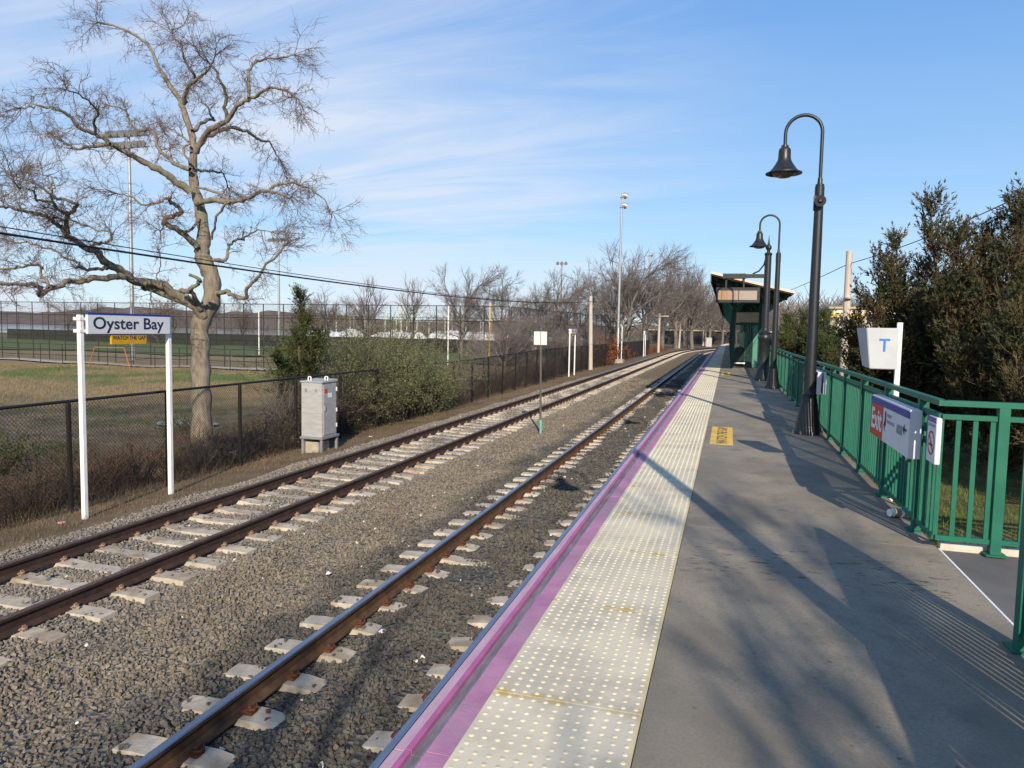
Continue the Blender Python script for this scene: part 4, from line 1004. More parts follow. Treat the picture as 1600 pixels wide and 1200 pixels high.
LIMBS = [
 [(-13.06,15.64,-1.8,0.419),(-13.09,15.72,-0.97,0.335),(-13.14,15.83,0.31,0.271),(-13.22,15.91,1.25,0.259),(-13.28,15.99,2.2,0.249),(-13.34,16.06,2.91,0.242),(-13.11,16.2,3.49,0.237),(-13.13,16.27,4.11,0.231),(-13.27,16.28,4.45,0.225),(-13.44,16.28,4.78,0.204),(-13.43,16.34,5.08,0.186),(-13.53,16.4,5.86,0.153),(-13.7,16.41,6.38,0.133),(-13.84,16.45,6.97,0.118),(-13.85,16.51,7.5,0.104),(-13.91,16.55,7.9,0.094),(-14.14,16.56,8.49,0.083),(-14.3,16.57,8.89,0.076),(-14.63,16.54,9.35,0.063),(-14.98,16.5,9.88,0.048),(-15.21,16.5,10.34,0.038),(-15.56,16.44,10.61,0.034),(-16.09,16.33,10.87,0.029),(-16.63,16.21,11.0,0.027)],
 [(-13.53,16.22,7.42,0.092),(-13.16,16.06,7.73,0.082),(-12.74,15.91,7.91,0.073),(-12.2,15.79,8.03,0.064),(-11.85,15.62,8.26,0.055),(-11.39,15.48,8.39,0.047),(-10.94,15.33,8.45,0.038),(-10.49,15.17,8.49,0.03),(-10.04,15.0,8.34,0.022),(-9.6,14.82,8.09,0.015)],
 [(-12.32,15.9,8.07,0.056),(-12.24,15.71,8.31,0.049),(-12.09,15.55,8.61,0.042),(-12.06,15.35,8.83,0.035),(-12.09,15.13,9.05,0.028),(-12.18,14.9,9.2,0.021),(-12.25,14.66,9.41,0.015)],
 [(-11.29,15.39,8.38,0.046),(-11.46,15.59,8.92,0.041),(-11.52,15.81,9.32,0.035),(-11.34,16.09,9.55,0.029),(-11.11,16.38,9.66,0.023),(-10.87,16.67,9.81,0.016)],
 [(-13.33,16.31,7.8,0.067),(-13.22,16.8,8.11,0.06),(-13.12,17.28,8.29,0.052),(-13.0,17.75,8.28,0.045),(-12.99,18.18,8.19,0.036),(-12.97,18.63,8.23,0.028),(-13.0,19.03,7.9,0.019)],
 [(-13.64,16.23,7.96,0.067),(-13.72,16.76,8.36,0.052),(-13.81,17.27,8.57,0.035)],
 [(-13.82,17.27,8.59,0.035),(-14.38,17.67,9.08,0.025),(-15.09,18.03,9.65,0.014)],
 [(-13.96,16.3,8.72,0.067),(-13.72,16.12,8.96,0.056),(-13.36,15.97,9.13,0.046),(-12.94,15.83,9.23,0.036),(-12.65,15.64,9.27,0.025),(-12.3,15.49,9.48,0.016)],
 [(-13.34,15.99,9.17,0.041),(-13.24,15.75,9.29,0.033),(-13.23,15.48,9.5,0.026),(-13.1,15.24,9.69,0.019),(-13.14,14.96,9.88,0.012)],
 [(-13.64,16.11,6.39,0.109),(-13.82,15.83,6.59,0.1),(-14.02,15.55,6.79,0.091),(-14.28,15.25,6.98,0.082),(-14.46,14.97,7.14,0.073),(-14.75,14.67,7.35,0.065),(-14.91,14.39,7.49,0.057),(-15.12,14.1,7.57,0.048),(-15.16,13.87,7.8,0.041),(-15.29,13.6,7.87,0.033),(-15.47,13.31,7.88,0.025),(-15.58,13.03,7.75,0.018)],
 [(-14.53,14.45,7.24,0.047),(-15.17,14.49,7.21,0.039),(-15.72,14.57,7.23,0.032),(-16.21,14.67,7.43,0.024),(-16.78,14.76,7.66,0.016)],
 [(-14.71,14.2,7.43,0.038),(-14.43,13.9,7.65,0.033),(-14.04,13.63,7.71,0.028),(-13.88,13.28,7.82,0.023),(-13.77,12.92,7.86,0.018),(-13.74,12.53,7.85,0.014)],
 [(-13.66,16.15,6.96,0.067),(-14.25,16.34,7.16,0.062),(-14.76,16.55,7.42,0.058),(-15.28,16.78,7.76,0.053),(-15.61,17.06,8.19,0.048),(-16.07,17.29,8.41,0.042),(-16.61,17.49,8.49,0.037),(-17.09,17.72,8.86,0.031),(-17.51,17.98,9.24,0.025),(-18.21,18.14,9.48,0.019)],
 [(-13.47,16.13,6.07,0.084),(-12.89,15.98,6.12,0.074),(-12.2,15.85,6.02,0.065),(-11.64,15.69,6.06,0.056),(-11.16,15.51,6.16,0.047),(-10.68,15.32,6.14,0.038),(-10.2,15.12,6.0,0.03),(-9.82,14.89,5.87,0.022)],
 [(-10.81,15.36,6.15,0.039),(-10.52,15.39,6.32,0.033),(-10.09,15.46,6.32,0.028),(-9.66,15.51,6.2,0.022),(-9.34,15.52,5.96,0.017),(-9.13,15.5,5.66,0.011)],
 [(-12.08,15.7,5.97,0.04),(-12.66,15.97,6.27,0.037),(-13.49,16.16,6.52,0.033)],
 [(-12.17,15.67,5.99,0.032),(-12.55,15.82,5.75,0.033),(-12.82,15.99,5.41,0.033),(-13.07,16.18,5.15,0.033)],
 [(-13.4,16.06,4.92,0.092),(-13.57,15.86,5.22,0.085),(-13.75,15.64,5.38,0.078),(-13.88,15.44,5.51,0.071),(-13.58,15.37,5.64,0.065),(-13.24,15.3,5.68,0.058),(-13.22,15.14,5.84,0.052),(-13.28,14.96,5.92,0.045),(-13.16,14.82,5.98,0.039),(-13.26,14.61,5.87,0.033),(-13.47,14.36,5.72,0.027),(-13.68,14.14,5.91,0.021),(-13.82,13.93,5.94,0.015)],
 [(-13.49,15.65,5.28,0.041),(-13.43,15.93,5.41,0.037),(-13.47,16.21,5.7,0.034)],
 [(-13.69,16.19,7.67,0.033),(-13.87,16.12,7.47,0.033),(-13.7,16.15,7.22,0.033),(-13.65,16.16,7.09,0.033)],
 [(-13.72,16.18,7.67,0.033),(-14.41,16.53,8.05,0.027),(-15.04,16.89,8.31,0.021),(-15.69,17.24,8.58,0.014)],
 [(-13.57,16.17,6.97,0.042),(-13.66,16.85,7.08,0.033),(-13.73,17.53,7.13,0.024),(-14.03,18.13,6.91,0.014)],
 [(-12.87,16.13,3.75,0.067),(-12.47,16.04,3.79,0.061),(-12.15,15.91,3.67,0.055),(-11.76,15.82,3.62,0.05),(-11.6,15.67,3.84,0.044),(-11.22,15.6,4.11,0.039),(-10.98,15.48,4.36,0.033),(-10.53,15.42,4.62,0.028),(-10.25,15.31,4.86,0.023)],
 [(-13.01,16.15,4.61,0.05),(-12.84,16.47,4.64,0.045),(-12.96,16.72,4.99,0.039),(-12.94,17.01,5.22,0.033),(-12.85,17.3,5.32,0.026),(-12.69,17.63,5.56,0.02),(-12.51,17.94,5.56,0.014)],
 [(-13.17,16.0,3.31,0.151),(-13.34,15.71,3.49,0.142),(-13.57,15.39,3.69,0.133),(-13.72,15.1,3.89,0.125),(-14.12,14.73,3.97,0.116),(-14.25,14.45,4.18,0.108),(-14.31,14.18,4.29,0.1),(-14.29,13.93,4.39,0.092),(-14.22,13.7,4.59,0.085),(-14.25,13.44,4.62,0.077),(-14.28,13.17,4.75,0.07),(-14.24,12.93,4.84,0.063),(-14.12,12.71,4.93,0.056),(-14.04,12.48,5.04,0.05),(-14.05,12.23,5.15,0.043),(-14.12,11.95,5.19,0.037),(-14.25,11.65,5.23,0.031),(-14.28,11.38,5.23,0.025),(-14.35,11.1,5.23,0.019)],
 [(-13.16,15.99,3.13,0.126),(-13.34,15.7,3.44,0.112),(-13.67,15.36,3.63,0.098),(-13.91,15.04,3.78,0.084),(-13.95,14.77,3.78,0.071)],
 [(-14.03,12.74,4.87,0.056),(-13.93,12.62,5.06,0.052),(-13.75,12.53,5.25,0.047),(-13.46,12.47,5.4,0.042),(-13.42,12.34,5.46,0.038),(-13.51,12.16,5.5,0.034),(-13.57,11.98,5.52,0.029),(-13.68,11.8,5.68,0.025),(-13.81,11.62,5.79,0.021),(-13.94,11.43,5.86,0.017),(-14.06,11.24,5.88,0.013)],
 [(-13.77,12.53,5.25,0.041),(-13.73,12.25,5.31,0.036),(-13.62,11.99,5.41,0.031),(-13.63,11.69,5.41,0.026),(-13.46,11.46,5.53,0.021),(-13.45,11.16,5.55,0.017),(-13.34,10.91,5.63,0.012)],
 [(-13.67,12.05,5.48,0.027),(-13.9,12.22,5.77,0.023),(-14.06,12.4,6.01,0.019),(-14.47,12.49,6.1,0.015),(-14.94,12.57,6.2,0.011)],
 [(-13.9,14.17,4.03,0.084),(-13.94,13.92,4.0,0.08),(-14.21,13.61,3.95,0.075),(-14.32,13.33,3.87,0.071),(-14.43,13.07,3.85,0.067),(-14.46,12.81,3.71,0.062),(-14.46,12.57,3.61,0.058),(-14.44,12.34,3.51,0.054),(-14.24,12.17,3.62,0.05),(-14.17,11.97,3.73,0.046),(-14.13,11.74,3.68,0.043),(-14.19,11.49,3.69,0.039),(-14.19,11.26,3.66,0.035),(-14.23,11.01,3.63,0.032)],
 [(-14.2,12.38,3.66,0.035),(-14.36,12.45,3.84,0.033),(-14.57,12.51,3.96,0.031),(-14.69,12.59,4.16,0.029),(-15.1,12.57,4.15,0.028),(-15.49,12.56,4.09,0.026),(-15.82,12.56,4.08,0.024),(-16.15,12.56,4.0,0.022)],
 [(-13.99,13.74,4.18,0.045),(-14.37,13.76,4.19,0.041),(-14.78,13.77,4.19,0.038),(-14.99,13.85,4.36,0.034),(-15.38,13.87,4.46,0.031),(-15.75,13.91,4.66,0.027),(-16.15,13.93,4.74,0.023),(-16.62,13.93,4.84,0.02),(-17.06,13.93,4.88,0.016)],
 [(-13.95,13.15,4.57,0.036),(-13.61,13.13,4.7,0.033),(-13.28,13.1,4.72,0.029),(-13.1,13.02,4.85,0.026),(-13.1,12.89,4.92,0.023),(-13.25,12.72,4.94,0.02),(-13.43,12.54,5.01,0.017),(-13.6,12.36,5.13,0.014)],
 [(-13.13,15.81,3.31,0.075),(-13.07,15.54,3.64,0.065),(-12.99,15.26,3.8,0.056)],
 [(-13.19,15.2,3.76,0.064),(-12.92,15.12,3.76,0.058),(-12.59,15.07,3.92,0.051),(-12.43,14.97,4.05,0.045),(-12.56,14.78,4.13,0.039)],
 [(-13.55,14.78,3.87,0.02),(-13.51,14.76,4.0,0.017),(-13.47,14.75,4.2,0.015),(-13.39,14.75,4.4,0.013),(-13.37,14.74,4.79,0.01),(-13.36,14.74,5.18,0.008)],
 [(-13.65,14.75,3.73,0.024),(-13.57,14.6,3.53,0.018),(-13.36,14.47,3.2,0.012)],
]

# ------------------------------------------------------------------ vegetation
def unit(v): return v / (np.linalg.norm(v) + 1e-9)
def wander(rng, p, d, length, n, jit, up):
    pts = [p]; st = length / n
    for i in range(n):
        d = unit(d + rng.normal(0, jit, 3) + np.array([0, 0, up])); p = p + d * st; pts.append(p)
    return pts, d
def spray_twigs(rng, T, p, d, L, r, lev, jit=.28, up=.03, kids=(4, 7), thin=.45):
    n = max(3, int(L / .10) if lev == 0 else 4)
    n = min(n, 3 if lev == 0 else 4)
    pts, _ = wander(rng, p, d, L, n, jit, up)
    T.add(pts, np.linspace(r, r * .45, len(pts)))
    if lev <= 0: return
    for _ in range(rng.integers(*kids)):
        i = rng.integers(1, len(pts)); q = pts[i]; b = unit(pts[i] - pts[i - 1])
        nd = unit(b + rng.normal(0, .62, 3)); spray_twigs(rng, T, q, nd, L * rng.uniform(.38, .75), max(r * .55, .0035), lev - 1, jit, up, kids, thin)

# the big bare tree by the name board: limbs, then fine twigs
rng = np.random.default_rng(21)
def smooth_poly(P, sub=4):
    P = np.array(P, float); out = []
    for i in range(len(P) - 1):
        p0, p1, p2, p3 = P[max(i - 1, 0)], P[i], P[i + 1], P[min(i + 2, len(P) - 1)]
        for t_ in np.arange(sub) / sub:
            out.append(.5 * ((2 * p1) + (-p0 + p2) * t_ + (2 * p0 - 5 * p1 + 4 * p2 - p3) * t_ ** 2 + (-p0 + 3 * p1 - 3 * p2 + p3) * t_ ** 3))
    out.append(P[-1]); return np.array(out)
base = (-13.06, 15.64, G(-13.06, 15.64))
t = thing('bare_tree', base, 'big gnarled bare tree with twisting limbs behind the station name board', 'tree')
TR = Tubes(9); TW = Tubes(3)
for li, P in enumerate(LIMBS):
    Q = smooth_poly(P); jit = rng.normal(0, .016, (len(Q), 3)); jit[0] = 0
    xyz = Q[:, :3] + jit * (1 if li else .6); rad = np.maximum(Q[:, 3], .012) * (1 + .10 * np.sin(np.arange(len(Q)) * 1.9 + li)) * (.93 if li else .95)
    if li == 0: rad[0] = .45
    TR.add(xyz, rad)
    if li in (5, 15, 16, 18, 19, 33, 34): continue
    seg = np.linalg.norm(np.diff(xyz, axis=0), axis=1); acc = np.concatenate([[0], np.cumsum(seg)]); tot = acc[-1]
    s_ = .12 * tot if li else .45 * tot
    while s_ < tot:
        i = min(np.searchsorted(acc, s_), len(xyz) - 1); frac = s_ / tot; fine = rad[i] < .075
        if fine or rng.random() < .22:
            dirn = unit(xyz[i] - xyz[i - 1]); out = unit(dirn * rng.uniform(.2, 1) + rng.normal(0, .75, 3) + np.array([0, 0, .1]))
            spray_twigs(rng, TW, xyz[i], out, rng.uniform(.22, .60), .0085, 2, .22, .02 if rng.random() < .6 else -.09, (4, 7))
        s_ += rng.uniform(.07, .155) if fine else rng.uniform(.25, .5)
    if rad[-1] < .045:
        for _ in range(6):
            dirn = unit(xyz[-1] - xyz[-3]); spray_twigs(rng, TW, xyz[-1], unit(dirn + rng.normal(0, .5, 3)), rng.uniform(.42, .85), .010, 2, .22, -.03, (5, 9))
add('trunk', TR.mesh('trunk', 'bark', base, True), t); add('crown', TW.mesh('crown', 'twig', base), t)

# bare woodland trees: a few shapes, each standing tree its own object
def bare_tree_meshes(seed, h, upright, lev=5, n_main=8, dens=1.0, fat=1.0):
    rng = np.random.default_rng(seed); A_ = Tubes(6); B_ = Tubes(3)
    def br(p, d, L, r, lv):
        n = 6 if lv > 3 else 4 if lv > 1 else 3
        pts, dl = wander(rng, p, d, L, n, .09 if lv > 3 else .15, .04 * upright)
        (A_ if r > h * .004 else B_).add(pts, np.linspace(r, r * (.6 if lv else .3), len(pts)))
        if lv == 0: return
        kc = int(rng.integers(3, 5) * dens) if lv > 2 else int(rng.integers(3, 6) * dens)
        for j in range(kc):
            f = rng.uniform(.25, 1.0); i = min(int(f * n), n - 1); q = pts[i] + (pts[i + 1] - pts[i]) * (f * n - i)
            b = unit(pts[i + 1] - pts[i]); nd = unit(b + rng.normal(0, .50, 3) + np.array([0, 0, .06 * upright])); br(q, nd, L * rng.uniform(.5, .8), max(r * .50, h * .00062), lv - 1)
        br(pts[-1], unit(dl + rng.normal(0, .15, 3)), L * rng.uniform(.48, .66), max(r * .58, h * .0006), lv - 1)
    pts, dl = wander(rng, np.zeros(3) - np.array([0, 0, .3]), np.array([0, 0, 1.]), h * .34, 7, .04, .15)
    A_.add(pts, np.linspace(h * .021, h * .013, len(pts)))
    for j in range(n_main):
        f = rng.uniform(.55, 1.0); i = min(int(f * 7), 6); q = pts[i]; a = 6.28 * (j + rng.random() * .6) / n_main; el = rng.uniform(.5, 1.15)
        br(q, np.array([math.cos(a) * math.cos(el), math.sin(a) * math.cos(el), math.sin(el)]), h * rng.uniform(.19, .27), h * .0068 * fat, lev - 1)
    br(pts[-1], dl, h * .24, h * .008, lev - 1)
    V = np.concatenate(A_.V + B_.V); k_ = h / np.percentile(V[:, 2], 99.6)
    for T_ in (A_, B_): T_.V = [v * k_ for v in T_.V]
    return A_.mesh('trunk', 'bare_bark'), B_.mesh('crown', 'bare_twig')
SHAPES = [bare_tree_meshes(101, 12, .8), bare_tree_meshes(102, 12, .4, 5, 7), bare_tree_meshes(103, 12, 1.1, 5, 7), bare_tree_meshes(107, 12, .5, 5, 9), bare_tree_meshes(109, 12, .8, 4, 6), bare_tree_meshes(131, 12, .4, 4, 9, 1.3, 2.0)]
LOOK = {0: 'round-headed ', 1: 'wide-spreading ', 2: 'steeply upright ', 3: 'densely twigged ', 4: 'thinly branched '}
def woodland(x, y, h, i, rz, label, group):
    if group: label = LOOK[i] + label
    t = thing('bare_tree', (x, y, G(x, y)), label, 'tree', group); t.rotation_euler.z = rz; s_ = h / 12.0; t.scale = (s_, s_, s_)
    add('trunk', SHAPES[i][0], t); add('crown', SHAPES[i][1], t)
random.seed(14)
gA = 'bare trees beyond the ballfield'
for x, y, h, i in ((-96, 118, 9, 1), (-84, 112, 8.5, 3), (-77, 121, 10, 0), (-66.5, 112, 10.5, 3), (-61.5, 116, 9.5, 1), (-56.5, 108, 12.0, 4), (-50.3, 111, 12.4, 4), (-44, 118, 9, 1), (-108, 122, 9, 0), (-118, 112, 9.5, 3), (-128, 116, 8.5, 1)):
    woodland(x, y, h, i, random.uniform(0, 6), 'leafless tree standing on the far side of the ballfield', gA)
gB = 'bare trees behind the track-side fence'
for x, y, h, i in ((-39.8, 106, 13.6, 1), (-35.2, 112, 13.6, 2), (-30.0, 114, 12.4, 3), (-25.5, 110, 13.0, 1), (-22.3, 108, 12.8, 2)):
    woodland(x, y, h, i, random.uniform(0, 6), 'leafless tree behind the edge-on ballfield fence', gB)
gC = 'tall bare trees by the railway bend'
for x, y, h, i in ((-18.2, 112, 16.2, 2), (-16.2, 108, 17.0, 1), (-14.4, 121, 15.5, 3), (-12.0, 128, 17.4, 2), (-9.8, 134, 16.8, 0), (-7.0, 142, 16.5, 3), (-4.2, 165, 14, 2), (-20.5, 123, 14.5, 0), (-1.5, 180, 13.0, 3), (2.2, 190, 12.5, 1), (-10.5, 175, 15, 1), (5.5, 200, 12, 0), (-6.0, 200, 13, 3), (9, 205, 12, 2)):
    woodland(x, y + 12, h * 1.06, i, random.uniform(0, 6), 'tall leafless tree where the railway bends away', gC)
# scraggly young trees in front of the edge-on fence
for x, y, h, i in ((-13.6, 44, 4.8, 1), (-14.5, 47, 5.4, 3), (-13.2, 50.5, 4.6, 0), (-14.8, 52.5, 5.6, 1), (-12.6, 55, 4.4, 3), (-13.9, 38.5, 4.2, 4), (-12.7, 63, 4.6, 2), (-13.2, 69, 4.8, 1)):
    woodland(x, y, h, i, random.uniform(0, 6), 'scraggly young bare tree growing behind the chain-link fence', 'young bare trees along the fence')
# the tree behind the viewpoint whose branches shade the platform
for x, y, h, i, lb in ((5.2, -12.2, 10.0, 5, 'bare tree standing off the platform, its branches shading the concrete'),):
    woodland(x, y, h, i, 1.0, lb, None)

# far woods: one uncountable mass on the rising land and the far shore
rng = np.random.default_rng(31); FW = Tubes(3)
def fuzz(x, y, z, h):
    FW.add([(x, y, z - .5), (x + rng.normal(0, .2), y, z + h * .5), (x + rng.normal(0, .5), y, z + h)], [h * .02, h * .013, h * .004])
    for _ in range(9):
        a = rng.uniform(0, 6.28); q = rng.uniform(.25, .8); s_ = h * rng.uniform(.25, .45)
        FW.add([(x, y, z + h * q), (x + math.cos(a) * s_ * .5, y + math.sin(a) * s_ * .5, z + h * q + s_ * .6), (x + math.cos(a) * s_ * .8, y + math.sin(a) * s_ * .8, z + h * q + s_)], [h * .010, h * .006, h * .003])
for _ in range(900):
    x = rng.uniform(-210, -10); y = rng.uniform(205, 330) ; fuzz(x, y, -1.0, rng.uniform(4.5, 7.5))
for _ in range(420):
    x = rng.uniform(-20, 60); y = rng.uniform(218, 320); fuzz(x, y, -.5, rng.uniform(10, 16))
tag(add('far_woods', FW.mesh('far_woods', 'bare_twig')), 'brown leafless woods massed along the horizon', 'woods', kind='stuff')

# evergreen sprays
def spray_template(rng, n=15):
    V = []; F_ = []
    for i in range(n):
        x = rng.uniform(.0, .85); a = rng.uniform(0, 6.28); l = rng.uniform(.20, .40) * (1.05 - x * .5); w = rng.uniform(.026, .046)
        d = unit(np.array([.85, math.cos(a) * .62, math.sin(a) * .62])); p = np.array([x, 0, 0]); s_ = unit(np.cross(d, rng.normal(0, 1, 3))) * w
        b0 = len(V); V += [p - s_, p + s_, p + d * l]; F_.append((b0, b0 + 1, b0 + 2))
    return np.array(V), np.array(F_)
def place(tmpls, rng, P, D, S):
    """template copies at P pointing along D with size S -> V, F"""
    Vs, Fs, c_ = [], [], 0; P, D, S = np.array(P), np.array(D), np.array(S)
    pick = rng.integers(0, len(tmpls), len(P))
    for k_, (tv, tf) in enumerate(tmpls):
        m_ = pick == k_
        if not m_.any(): continue
        p, d, s_ = P[m_], D[m_], S[m_]; d = d / np.linalg.norm(d, axis=1)[:, None]
        a = np.cross(d, rng.normal(0, 1, d.shape)); a /= np.linalg.norm(a, axis=1)[:, None] + 1e-9; b = np.cross(d, a)
        V = p[:, None] + s_[:, None, None] * (tv[None, :, :1] * d[:, None] + tv[None, :, 1:2] * a[:, None] + tv[None, :, 2:] * b[:, None])
        n = len(tv); F_ = tf[None] + (np.arange(len(p)) * n)[:, None, None] + c_
        Vs.append(V.reshape(-1, 3)); Fs.append(F_.reshape(-1, tf.shape[1])); c_ += len(p) * n
    return np.concatenate(Vs), np.concatenate(Fs)
rngT = np.random.default_rng(77); TM = [spray_template(rngT) for _ in range(5)]
def cedar(x, y, h, rad, seed, label, nb, size, low=.05, leaf='cedar_leaf', group=None, step=.085, ragged=.35, lean=(0, 0), leaders=5):
    """several leaders, each with its own plume of short branches, give the ragged outline"""
    rng = np.random.default_rng(seed); z0 = G(x, y); base = (x, y, z0); t = thing('cedar_tree', base, label, 'tree', group)
    W = Tubes(5); P, D, S = [], [], []
    tp = [np.array([x + lean[0] * f + rng.normal(0, .04), y + lean[1] * f + rng.normal(0, .04), z0 - .2 + (h + .1) * f]) for f in np.linspace(0, 1, 9)]
    W.add(tp, np.linspace(.022 * h, .004, 9)); stems = [(np.array(tp), rad * .62, h, low)]
    for j in range(leaders):
        f = rng.uniform(low, .45); i = min(int(f * 8), 7); a = 6.28 * (j + rng.random() * .7) / leaders; o_ = rad * rng.uniform(.45, .85); hz = h * rng.uniform(.5, .93) * (1 - .12 * o_ / rad)
        p0 = tp[i]; p1 = p0 + np.array([math.cos(a) * o_ * .8, math.sin(a) * o_ * .8, (hz - h * f) * .35]); p2 = np.array([p0[0] + math.cos(a) * o_, p0[1] + math.sin(a) * o_, z0 + hz])
        q = np.array([p0 * (1 - u) ** 2 + 2 * u * (1 - u) * p1 + u * u * p2 + rng.normal(0, .03, 3) for u in np.linspace(0, 1, 9)]); W.add(q, np.linspace(.012 * h, .004, 9)); stems.append((q, rad * .46, hz, .12))
    tot = sum(len_ for _, _, len_, _ in stems)
    for sp, rr, ln, lo_ in stems:
        for _ in range(int(nb * ln / tot)):
            f = lo_ + (1 - lo_) * rng.random() ** .8; i = min(int(f * 8), 7); p = sp[i] + (sp[i + 1] - sp[i]) * (f * 8 - i)
            a = rng.uniform(0, 6.28); L = rr * (1 - f) ** .55 * rng.uniform(1 - ragged, 1.15) + .14
            if rng.random() < .07: L *= 1.35
            d = np.array([math.cos(a), math.sin(a), rng.uniform(.0, .7) + f * .8])
            pts, _ = wander(rng, p, d, L, 5, .13, .08); W.add(pts, np.linspace(.008 + .005 * L, .003, 6))
            pts = np.array(pts); seg = L / 5; s_ = L * .12
            while s_ < L:
                i = min(int(s_ / seg), 4); q = pts[i] + (pts[i + 1] - pts[i]) * (s_ / seg - i); b = unit(pts[i + 1] - pts[i])
                for _ in range(2):
                    dd = unit(b * .8 + rng.normal(0, .5, 3) + np.array([0, 0, .35])); P.append(q + rng.normal(0, .04, 3)); D.append(dd); S.append(size * rng.uniform(.55, 1.25))
                s_ += step * rng.uniform(.7, 1.4)
            P.append(pts[-1]); D.append(unit(pts[-1] - pts[-2])); S.append(size * 1.15)
    V, F_ = place(TM, rng, P, D, S)
    add('trunk', W.mesh('trunk', 'cedar_bark', base), t); add('crown', np_mesh('crown', V - np.array(base), F_, leaf), t)
    return t
cedar(4.75, 14.45, 4.75, 1.55, 3, 'tall ragged cedar with brown-tinged foliage behind the railing corner', 620, .30, .06, ragged=.45, lean=(.1, .2), leaders=6)
cedar(3.85, 15.3, 4.75, 1.45, 4, 'dark cedar with a split pointed top beside the tallest cedar', 520, .29, .06, ragged=.5, lean=(-.25, 0), leaders=6)
cedar(3.1, 15.8, 3.85, 1.5, 5, 'lower spreading cedar whose branches overhang the leaning pole', 300, .27, .10, ragged=.6, lean=(-.35, 0), leaders=7)
cedar(5.9, 13.2, 4.5, 1.9, 6, 'broad dark cedar past the end of the walkway railing', 600, .31, .03, ragged=.4, leaders=7)
cedar(4.1, 13.2, 3.7, 1.5, 73, 'spreading olive-brown cedar right behind the box sign post', 420, .29, .05, ragged=.5, leaders=6)
cedar(5.0, 17.5, 3.6, 1.9, 8, 'bushy cedar filling the gap behind the split-topped cedar', 460, .27, .03, ragged=.4)
cedar(4.3, 10.6, 2.9, 1.25, 71, 'low dark cedar bush crouching behind the walkway railing', 330, .26, .12, ragged=.4)
cedar(5.7, 9.9, 3.3, 1.4, 72, 'second low dark cedar bush right behind the walkway railing posts', 360, .26, .12, ragged=.4)
cedar(3.9, 19.5, 2.2, 1.0, 9, 'short cedar growing between the leaning pole and the railing', 260, .24, .03, ragged=.4)
CP = []
for q, (x, y, h, r_) in enumerate(((3.3, 36, 3.2, 1.6), (3.9, 33.5, 3.1, 1.6), (4.6, 31, 2.7, 1.5), (3.2, 42, 3.2, 1.6), (4.2, 27.5, 2.2, 1.3), (5.2, 26, 2.3, 1.5), (6.4, 24, 2.6, 1.6))):
    if q < 3: ct = cedar(x, y, h, r_, 40 + q, 'olive green bushy cedar in the row behind the railing and lamp posts', 340, .32, .02, 'cedar_leaf_green', 'green cedars in a row behind the railing', .11, .3); CP.append((ct, h))
    else:
        ct = copy_tree(CP[q % 3][0]); ct.location = (x, y, G(x, y)); ct.rotation_euler.z = q * 1.3; s_ = h / CP[q % 3][1]; ct.scale = (s_, s_, s_)
cedar(-13.0, 20.2, 4.75, 1.15, 61, 'pointed dark green cedar growing behind the equipment cabinet', 420, .26, .05, 'cedar_leaf_green', None, .085, .25, leaders=3)
cedar(-15.2, 9.6, 2.3, .9, 62, 'small dark cedar bush low behind the fence near the name board', 90, .2, .02, 'cedar_leaf', 'small cedar bushes behind the fence')
cedar(-16.6, 12.6, 1.9, .8, 63, 'small rounded cedar bush on the marsh ground behind the name board', 80, .2, .02, 'cedar_leaf', 'small cedar bushes behind the fence')

# wispy shrubs and bare brush along the fence
def shrub(x, y, h, rad, seed, label, cat_mat, leaf_mat, ns, leaves, group=None, name='shrub', arch=-.05, lsize=.035):
    rng = np.random.default_rng(seed); z0 = G(x, y); base = (x, y, z0); t = thing(name, base, label, 'shrub', group); W = Tubes(3); P, D, S = [], [], []
    for _ in range(ns):
        a = rng.uniform(0, 6.28); rr = rad * .35 * rng.random(); p = np.array([x + rr * math.cos(a), y + rr * math.sin(a), z0 - .05]); sp = rng.uniform(.1, 1.0) * rad / h
        d = unit(np.array([math.cos(a) * sp, math.sin(a) * sp, 1.0])); L = h * rng.uniform(.55, 1.12)
        pts, _ = wander(rng, p, d, L, 7, .12, arch); W.add(pts, np.linspace(.010, .0035, 8)); pts = np.array(pts)
        for _ in range(5):
            i = rng.integers(2, 7); q, _ = wander(rng, pts[i], unit(pts[i] - pts[i - 1] + rng.normal(0, .6, 3)), L * rng.uniform(.15, .4), 4, .18, .02); W.add(q, np.linspace(.006, .0028, 5))
            if leaves:
                for pt in q[1:]:
                    for _ in range(leaves): P.append(pt + rng.normal(0, .05, 3)); D.append(rng.normal(0, 1, 3)); S.append(lsize * rng.uniform(.7, 1.4))
        if leaves:
            for pt in pts[2:]:
                for _ in range(leaves): P.append(pt + rng.normal(0, .06, 3)); D.append(rng.normal(0, 1, 3)); S.append(lsize * rng.uniform(.7, 1.4))
    add('stems', W.mesh('stems', cat_mat, base), t)
    if P:
        LT = [(np.array([[0, 0, 0], [.5, .28, .05], [1, 0, 0], [.5, -.28, .05]]), np.array([[0, 1, 2, 3]]))]
        V, F_ = place(LT, rng, P, D, S); add('leaves', np_mesh('leaves', V - np.array(base), F_, leaf_mat), t)
    return t
PROTO = {}
def shrub_like(key, x, y, h, h0, label, group, *a, **kw):
    """a shrub as a copy of one of a few shapes, turned and scaled"""
    if key not in PROTO: PROTO[key] = shrub(x, y, h0, *a[:2], label, *a[2:], group, **kw); t = PROTO[key]
    else: t = copy_tree(PROTO[key]); t.location = (x, y, G(x, y)); t.rotation_euler.z = (len(bpy.data.objects) * 1.7) % 6.28
    s_ = h / h0; t.scale = (s_ * .5 + .5, s_ * .5 + .5, s_); t['label'] = label
    return t
